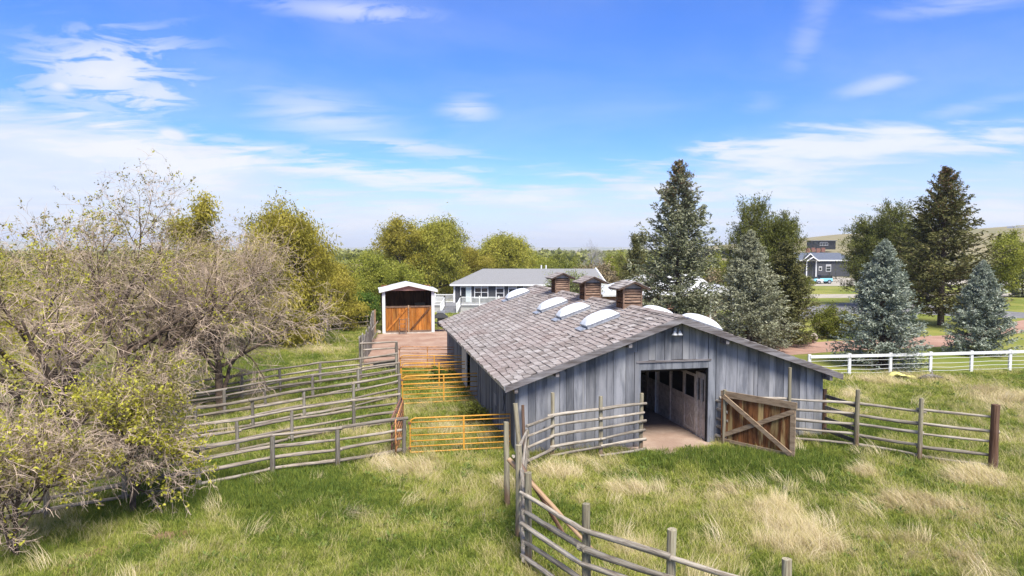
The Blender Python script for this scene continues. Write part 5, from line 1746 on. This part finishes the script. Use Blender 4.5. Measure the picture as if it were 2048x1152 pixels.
p = atd(1590, 541, 175)
fh = empty('far_house', Vector((p.x, 175, 0)), 0, 'far blue grey house with dark roof and white gables', 'house')
FW = (1700 - 1590) / FPX * 175
fb0 = max(p.z, 0)
MB().box(0, FW, 0, 8, 0, 4.2).build('wall', 'grey_siding', fh, local=I4)
ev = CAMH - (520 - HOR) / FPX * 175
tp_ = CAMH - (505.5 - HOR) / FPX * 175
V = [(-.4, -.4, ev), (FW + .4, -.4, ev), (FW + .4, 8.4, ev), (-.4, 8.4, ev), (1.0, 4, tp_), (FW - 1, 4, tp_)]
MB().add(V, Fh).build('roof', 'roof_slate', fh, local=I4)
MB().box(-.4, FW + .4, -.48, -.4, ev - .25, ev + .05).build('fascia', 'white', fh, local=I4)
for cx_, zt, hw_ in ((3.4, tp_ - .1, 1.7), (3.9, ev + .9, 1.3)):
    yy_ = -.9 if cx_ < 3.5 else -1.4
    MB().prism([(cx_ - hw_, ev - .1), (cx_ + hw_, ev - .1), (cx_, zt - .2)], 'y', yy_, 1).build('gable', 'grey_siding', fh, local=I4)
    for s_ in (-1, 1):
        o = MB().prism([(cx_, zt), (cx_ + s_ * (hw_ + .3), ev - .1), (cx_ + s_ * (hw_ + .3), ev - .35), (cx_, zt - .28)], 'y', yy_ - .2, yy_ - .02).build('gable_trim', 'white', fh, local=I4); fix_normals(o.data)
for x in (0, 2.7, 5.1):
    MB().box(x - .12, x + .12, -.6, -.36, 0, ev - .26).build('column', 'white', fh, local=I4)
window(fh, 7.9, 9.0, 1.4, 3.0, 1, 2)
window(fh, 6.1, 6.7, 1.6, 2.5, 1, 1)
MB().box(3.5, 4.3, -.1, -.02, .4, 3.2).build('door', 'glass', fh, local=I4)

ZB = CAMH + (HOR - 492) / FPX * 400
bh = empty('hill_house', Vector(((1624 - 1024) / FPX * 400, 400, ZB)), 0, 'black flat roofed house on the bare hillside', 'house')
BWd = 46 / FPX * 400
MB().box(0, BWd, 0, 8, -2, 2.9).build('wall', 'black', bh, local=I4)
MB().box(-1.2, BWd + .5, -1, 9, 2.9, 3.2).build('roof', 'roof_slate', bh, local=I4)
window(bh, BWd * .32, BWd * .66, .3, 2.2, 3, 1)
MB().box(BWd * .05, BWd * .2, -.1, -.02, 1.2, 2.4).build('window', 'glass', bh, local=I4)
for k in range(4):
    x = -1.5 + k * 2.6
    rw = MB().box(0, 1.9, 0, 1.2, -1, 1.3).build('retaining_wall', 'rust_gate', mw=Matrix.Translation(((1618 - 1024) / FPX * 360 + x, 360, 6.1 + (k % 2) * .3)))
    tag(rw, ['leftmost rust red retaining wall below the black house', 'second rust red wall below the black house', 'third rust red wall below the black house', 'rightmost rust red wall below the black house'][k], 'wall', 'rust red walls')
rb = empty('red_barn', Vector(((2024 - 1024) / FPX * 560, 560, CAMH + 33 / FPX * 560)), 0, 'tiny reddish ranch building on the hill at the right edge', 'building')
MB().box(0, 12, 0, 8, -4, 3).build('wall', 'rust_gate', rb, local=I4)
MB().prism([(-.6, 2.9), (12.6, 2.9), (11, 5), (1, 5)], 'y', -.5, 8.5).build('roof', 'galv', rb, local=I4)


def wheel(par, x, y, r, w_=.22):
    wo = MB().tube([(x, y - w_ / 2, r), (x, y + w_ / 2, r)], r, 16).build('wheel', 'rubber', par, local=I4)
    MB().tube([(x, y - w_ / 2 - .012, r), (x, y + w_ / 2 + .012, r)], r * .58, 12).build('rim', 'galv', wo, local=I4)


def car(name, p, rz, label, cat, paint, prof, cab, L, Wd, wr=.36, glassz=None):
    e = empty(name, p, rz, label, cat)
    M.setdefault(paint[0], plain(paint[0], paint[1], .3, .03, spec=.6))
    o = MB().prism(prof, 'y', -Wd / 2, Wd / 2).build('body', paint[0], e, local=I4); fix_normals(o.data)
    bv = o.modifiers.new('bevel', 'BEVEL'); bv.width = .07; bv.segments = 2
    o = MB().prism(cab, 'y', -Wd / 2 + .1, Wd / 2 - .1).build('cabin', paint[2], e, local=I4); fix_normals(o.data)
    bv = o.modifiers.new('bevel', 'BEVEL'); bv.width = .06; bv.segments = 2
    x0, x1 = min(c[0] for c in cab), max(c[0] for c in cab)
    zt = max(c[1] for c in cab); zb_ = min(c[1] for c in cab)
    for s_ in (-1, 1):
        ys = s_ * (Wd / 2 - .1)
        for a, b_ in ((x0 + .42, (x0 + x1) / 2 - .05), ((x0 + x1) / 2 + .05, x1 - .3)):
            MB().box(a, b_, min(ys, ys + s_ * .012), max(ys, ys + s_ * .012), zb_ + .08, zt - .12).build('window', 'glass', e, local=I4)
        for x in (L * .19, L * .81):
            wheel(e, x, s_ * (Wd / 2 - .08), wr)
        MB().box(-.02, .03, s_ * Wd * .34 - .1, s_ * Wd * .34 + .1, .68, .86).build('headlight', 'white', e, local=I4)
    MB().box(-.06, .06, -Wd / 2, Wd / 2, .42, .58).build('bumper', 'rubber', e, local=I4)
    MB().box(L - .06, L + .06, -Wd / 2, Wd / 2, .42, .58).build('bumper', 'rubber', e, local=I4)
    return e


pj = at(1624, 567.5)
car('off_road_car', pj, .02, 'light blue off road car with black soft top parked on the far drive', 'car', ('sky_blue_paint', (.22, .55, .68), 'black'),
    [(0, .5), (0, 1.0), (1.15, 1.12), (3.75, 1.15), (3.85, .5)], [(1.15, 1.12), (1.5, 1.75), (3.75, 1.78), (3.8, 1.14)], 3.85, 1.75, .42)
pj = at(1634, 549.5)
car('pickup_truck', pj, .0, 'dark blue pickup truck parked before the far grey house', 'pickup truck', ('navy_paint', (.01, .03, .13), 'navy_paint'),
    [(0, .55), (0, 1.1), (1.5, 1.2), (5.6, 1.2), (5.6, .55)], [(1.5, 1.18), (2.0, 1.85), (3.8, 1.85), (4.0, 1.18)], 5.6, 1.95, .42)
pj = at(1600, 567)
car('white_car', pj, -.35, 'white car partly hidden by the bush left of the blue car', 'car', ('white_car_paint', (.75, .75, .76), 'glass'),
    [(0, .45), (0, .85), (1.1, .98), (3.6, 1.0), (4.3, .9), (4.3, .45)], [(1.1, .97), (1.8, 1.42), (3.2, 1.42), (3.8, .99)], 4.3, 1.75, .33)

# ------------------------------------------------------------------ grass: tufts of real blades over the pasture
def tuft(seed, nb, h0, h1, wd, spread, lean, comb=None, seg=2):
    g = np.random.default_rng(seed)
    V = []; F = []; T = []
    for i in range(nb):
        a = g.uniform(0, 2 * PI); rr_ = spread * math.sqrt(g.random())
        bx, by = rr_ * math.cos(a), rr_ * math.sin(a)
        h = g.uniform(h0, h1)
        if comb is None:
            la = a + g.normal(0, .8); ll = h * lean * g.uniform(.3, 1.3)
        else:
            la = g.normal(0, comb); ll = h * lean * g.uniform(.6, 1.2)
        dx, dy = math.cos(la) * ll, math.sin(la) * ll
        wa = g.uniform(0, PI)
        wx, wy = math.cos(wa) * wd / 2, math.sin(wa) * wd / 2
        k = len(V)
        zt = math.sqrt(max(h * h - ll * ll, (h * .25) ** 2))
        V += [(bx - wx, by - wy, -.02), (bx + wx, by + wy, -.02), (bx + dx * .38 - wx * .8, by + dy * .38 - wy * .8, zt * .62), (bx + dx * .38 + wx * .8, by + dy * .38 + wy * .8, zt * .62), (bx + dx, by + dy, zt)]
        F.append((k, k + 1, k + 3, k + 2)); T.append((k + 2, k + 3, k + 4))
    return mesh_np('tuft', V, F, tris=T)


def grass_mat(name):
    m, t, b = new_mat(name, .75, .15)
    tint = t.n('ShaderNodeAttribute', dict(attribute_type='INSTANCER', attribute_name='tint')).outputs['Fac']
    isl = t.n('ShaderNodeNewGeometry').outputs['Random Per Island']
    f = t.math('ADD', tint, t.math('MULTIPLY', t.math('SUBTRACT', isl, .5), .34), clamp=True)
    c = t.ramp(f, [(0, (.085, .135, .024)), (.2, (.21, .255, .04)), (.42, (.37, .385, .08)), (.6, (.50, .45, .17)), (.8, (.56, .46, .26)), (1, (.74, .63, .42))])
    t.put(b.inputs['Base Color'], c)
    tr = t.n('ShaderNodeBsdfTranslucent', Color=c)
    mx = t.n('ShaderNodeMixShader', i0=.25, i1=b, i2=tr)
    t.put([x for x in t.t.nodes if x.type == 'OUTPUT_MATERIAL'][0].inputs[0], mx)
    return m


GM = grass_mat('grass_blade')
WEED = foliage('weed_leaf', [(.09, .14, .03), (.16, .22, .045), (.24, .29, .08)], trans=.2)


def scatter(name, tufts, P, rot, scl, tint, idx, label, mt=None):
    """one object that instances tufts on its own points"""
    coll = bpy.data.collections.new(name + '_tufts')
    for i, me in enumerate(tufts):
        me.materials.append(mt or GM)
        o = bpy.data.objects.new(f'{i:02d}_tuft', me)
        coll.objects.link(o)
    me = bpy.data.meshes.new(name)
    me.vertices.add(len(P))
    me.vertices.foreach_set('co', np.asarray(P, np.float32).ravel())
    for an, ty, dat, fld in (('rot', 'FLOAT_VECTOR', rot, 'vector'), ('scl', 'FLOAT_VECTOR', scl, 'vector'), ('tint', 'FLOAT', tint, 'value'), ('idx', 'INT', idx, 'value')):
        at_ = me.attributes.new(an, ty, 'POINT')
        at_.data.foreach_set(fld, np.ascontiguousarray(np.asarray(dat, np.int32 if ty == 'INT' else np.float32).ravel()))
    o = bpy.data.objects.new(name, me)
    COL.objects.link(o)
    ng = bpy.data.node_groups.new(name + '_scatter', 'GeometryNodeTree')
    ng.interface.new_socket('Geometry', in_out='INPUT', socket_type='NodeSocketGeometry')
    ng.interface.new_socket('Geometry', in_out='OUTPUT', socket_type='NodeSocketGeometry')
    N = ng.nodes; L = ng.links
    gi = N.new('NodeGroupInput'); go = N.new('NodeGroupOutput')
    ci = N.new('GeometryNodeCollectionInfo'); ci.inputs[0].default_value = coll; ci.inputs['Separate Children'].default_value = True; ci.inputs['Reset Children'].default_value = True
    ip = N.new('GeometryNodeInstanceOnPoints'); ip.inputs['Pick Instance'].default_value = True

    def attr(nm, dt):
        a = N.new('GeometryNodeInputNamedAttribute'); a.data_type = dt; a.inputs[0].default_value = nm
        return a.outputs[0]
    er = N.new('FunctionNodeEulerToRotation')
    L.new(attr('rot', 'FLOAT_VECTOR'), er.inputs[0]); L.new(er.outputs[0], ip.inputs['Rotation'])
    L.new(attr('scl', 'FLOAT_VECTOR'), ip.inputs['Scale'])
    L.new(attr('idx', 'INT'), ip.inputs['Instance Index'])
    L.new(gi.outputs[0], ip.inputs['Points']); L.new(ci.outputs[0], ip.inputs['Instance'])
    L.new(ip.outputs[0], go.inputs[0])
    md = o.modifiers.new('scatter', 'NODES'); md.node_group = ng
    tag(o, label, kind='stuff')
    return o


# where things are: dryness patches (pixel centre, pixel radii) laid on the ground
def patches(L):
    out = []
    for px, py, rx, ry, a in L:
        p = at(px, py)
        out.append((p.x, p.y, rx / FPX * p.y, ry * p.y * p.y / (FPX * CAMH), a))
    return out


DRY = patches([(790, 945, 110, 26, 1), (1270, 985, 65, 18, .9), (1480, 985, 70, 22, .9), (1560, 1030, 50, 28, 1), (1620, 1085, 110, 45, 1), (1740, 950, 35, 10, .8), (1430, 1105, 60, 30, .9), (1960, 962, 60, 18, .8),
               (1995, 800, 90, 30, .9), (1130, 950, 60, 12, .8), (1820, 1012, 140, 22, .7), (560, 1105, 100, 18, .35), (1800, 765, 130, 14, .8), (1700, 790, 90, 14, .6), (1880, 1090, 140, 30, .55), (700, 870, 100, 10, .5),
               (560, 875, 70, 8, .6), (1010, 1120, 50, 30, .6), (1070, 880, 60, 10, .3), (900, 862, 70, 10, .5), (450, 905, 60, 10, .5), (640, 700, 60, 6, .6), (1250, 1105, 60, 20, .5), (1350, 1010, 50, 14, .5), (1850, 835, 210, 45, .42), (1900, 1120, 150, 30, .5), (1180, 1000, 60, 14, .5), (980, 990, 50, 20, .4), (720, 1060, 90, 25, .4)])
LUSH = patches([(1450, 925, 190, 24, 1), (450, 975, 260, 42, 1), (560, 1010, 120, 20, .7), (1750, 870, 120, 30, .5), (1040, 900, 30, 40, .4), (700, 785, 90, 14, .8), (620, 670, 70, 12, .8), (1100, 1000, 60, 30, .2), (1800, 905, 100, 14, .6), (900, 1000, 90, 40, .2), (2010, 900, 50, 40, .3), (1640, 1020, 30, 10, .4)])
BARE = patches([(300, 1072, 110, 16, 1), (130, 1105, 90, 26, 1), (920, 850, 60, 20, .3), (540, 1085, 60, 7, .5), (1345, 908, 75, 6, .9), (905, 925, 90, 5, .45), (1500, 1060, 40, 8, .4), (1740, 1000, 50, 6, .4), (640, 905, 60, 5, .5)])


def field(PS, x, y):
    v = np.zeros_like(x)
    for cx_, cy_, rx, ry, a in PS:
        v = np.maximum(v, a * np.exp(-(((x - cx_) / rx) ** 2 + ((y - cy_) / ry) ** 2)))
    return v


sheet_polys = [[(v.co.x, v.co.y) for v in bpy.data.objects[n].data.vertices] for n in ('dirt_yard', 'lawn', 'dirt_path')]
doorpoly = [tuple(bp(x, y)[:2]) for x, y in ((DL - .5, -.7), (DR + .2, -.6), (DR + .2, .2), (DL - .5, .2))]
barnpoly = [tuple(bp(x, y)[:2]) for x, y in ((-.02, -.0), (BW + .02, -.0), (BW + .02, BL), (-.02, BL))]


def inside(poly, x, y):
    p = np.array(poly); c = np.zeros(len(x), bool)
    j = len(p) - 1
    for i in range(len(p)):
        xi, yi = p[i]; xj, yj = p[j]
        if yi != yj:
            c ^= ((yi > y) != (yj > y)) & (x < (xj - xi) * (y - yi) / (yj - yi) + xi)
        j = i
    return c


def sample(g, n, y0, y1, margin=1.12):
    """uniform in the ground wedge the place is seen through, plus a wide margin"""
    y = np.sqrt(g.uniform(y0 ** 2, y1 ** 2, n))
    x = g.uniform(-1, 1, n) * (y * .742 * margin + 2.0)
    return x, y


greens = [tuft(i, 28, .04, .13, .012, .15, .8) for i in range(5)]
talls = [tuft(20 + i, 24, .08, .22, .012, .14, .75) for i in range(4)]
straws = [tuft(40 + i, 44, .16, .46, .0075, .16, .90, comb=.6) for i in range(5)]
wisps = [tuft(60 + i, 14, .16, .42, .0065, .12, .7, comb=1.2) for i in range(3)]
gR = np.random.default_rng(99)
allP = []
for n, y0, y1, k in ((46000, 8.5, 19, 1.0), (52000, 19, 31, 1.15), (42000, 31, 48, 1.5), (26000, 48, 75, 2.0)):
    x, y = sample(gR, n, y0, y1)
    ok = ~inside(barnpoly, x, y) & ~inside(doorpoly, x, y)
    for q in sheet_polys: ok &= ~inside(q, x, y)
    dry = field(DRY, x, y); lush = field(LUSH, x, y); bare = field(BARE, x, y)
    ns = fbm(0, x + 200, y + 200, 3.2); ns2 = fbm(3, x + 100, y + 300, 1.1)
    ok &= gR.random(len(x)) > np.clip(bare * 1.1 - .1, 0, .97)
    dr = np.clip(.255 + (ns - .5) * .85 + (ns2 - .5) * .95 + (fbm(5, x + 10, y + 70, .45) - .5) * .5 + dry * .62 - lush * .62, 0, 1)
    x, y, dr, lush, ns2, dry = x[ok], y[ok], dr[ok], lush[ok], ns2[ok], dry[ok]
    allP.append((x, y, dr, lush, ns2, dry, np.full(len(x), k)))
x, y, dr, lush, ns2, dry, kk = [np.concatenate(z) for z in zip(*allP)]
N_ = len(x)
u = gR.random(N_)
is_straw = u < np.clip((dr - .70) * 1.7 + dry * .22, 0, .55)
is_wisp = ~is_straw & (gR.random(N_) < np.clip(dr * .40 - .03, .02, .4))
is_green = ~is_straw & ~is_wisp
wind = (fbm(2, x + 40, y + 90, 4.5) - .5) * 7.0 + (fbm(4, x, y + 10, 1.6) - .5) * 2.6 + 2.4
rot = np.stack([gR.normal(0, .08, N_), gR.normal(0, .08, N_), np.where(is_green, gR.uniform(0, 2 * PI, N_), wind + gR.normal(0, .55, N_))], 1)
hs = np.where(is_green, (.75 + .8 * lush + .5 * ns2), .72 + .45 * gR.random(N_)) * gR.uniform(.7, 1.25, N_)
# the last bands are coarser so that they still cover the soil
hs = np.where(is_straw, hs * (1 + .55 * dry), hs)
scl = np.stack([kk * np.where(is_straw, 1 + .35 * dry, 1.0), kk * 1.0, hs * (1 + (kk - 1) * .15)], 1) * gR.uniform(.85, 1.15, (N_, 1))
tint = np.where(is_green, np.clip(.05 + dr * .58 + gR.normal(0, .05, N_), 0, .6), np.where(is_wisp, .52 + .25 * dr, .66 + .30 * gR.random(N_)) + gR.normal(0, .05, N_))
P3 = np.stack([x, y, np.zeros(N_)], 1)
tall = is_green & ((lush > .3) | (gR.random(N_) < .3))
for nm, msk, tf, lb in (('short_grass', is_green & ~tall, greens, 'short green pasture grass'), ('lush_grass', tall, talls, 'taller lush green grass in clumps'),
                        ('straw_grass', is_straw, straws, 'long dry straw coloured grass combed flat by wind'), ('dry_wisps', is_wisp, wisps, 'thin dry stalks among the green grass')):
    scatter(nm, tf, P3[msk], rot[msk], scl[msk], tint[msk], gR.integers(0, len(tf), int(msk.sum())), lb)

# long straw laid over in swaths by the wind
swath = [tuft(80 + i, 60, .40, .80, .0085, .26, .93, comb=.22) for i in range(4)]
xs_, ys_ = sample(gR, 30000, 8.5, 32)
dd = field(DRY, xs_, ys_)
ok = (gR.random(len(xs_)) < np.clip((dd - .35) * (fbm(4, xs_ + 9, ys_ + 4, .9) - .38) * 1.6, 0, .5)) & ~inside(barnpoly, xs_, ys_) & ~inside(doorpoly, xs_, ys_)
xs_, ys_ = xs_[ok], ys_[ok]
n = len(xs_)
wd_ = (fbm(2, xs_ + 40, ys_ + 90, 3.0) - .5) * 9.0 + 2.2 + gR.normal(0, .18, n)
k_ = gR.uniform(.75, 1.15, (n, 1)) * np.ones((1, 3))
scatter('straw_swaths', swath, np.stack([xs_, ys_, np.zeros(n)], 1), np.stack([np.zeros(n), np.zeros(n), wd_], 1), k_, .72 + .22 * gR.random(n), gR.integers(0, 4, n), 'long pale straw laid over in wind blown swaths')

# broad leaved weeds and yellow dandelions
gW = np.random.default_rng(12)


def rosette(seed):
    g = np.random.default_rng(seed)
    P = []; D = []
    for i in range(14):
        a = g.uniform(0, 2 * PI)
        D.append((math.cos(a), math.sin(a), g.uniform(.2, 1.1))); P.append(np.array(D[-1]) * g.uniform(.04, .13))
    return mesh_np('rosette', *cards(g, np.array(P) * .7, np.array(D), .085, .034, .25))


wx_, wy_ = sample(gW, 5200, 9, 42)
nn = fbm(1, wx_ + 60, wy_ + 80, 2.2) + .25 * field(LUSH, wx_, wy_)
ok = (nn > .52) & ~inside(barnpoly, wx_, wy_) & ~inside(doorpoly, wx_, wy_)
for q in sheet_polys: ok &= ~inside(q, wx_, wy_)
wx_, wy_ = wx_[ok], wy_[ok]
n = len(wx_)
sc_ = gW.uniform(.7, 1.7, (n, 1)) * np.ones((1, 3))
scatter('weeds', [rosette(i) for i in range(4)], np.stack([wx_, wy_, np.full(n, .04)], 1), np.stack([gW.normal(0, .2, n), gW.normal(0, .2, n), gW.uniform(0, 6.28, n)], 1), sc_, np.zeros(n), gW.integers(0, 4, n), 'broad leaved green weeds among the grass', WEED)
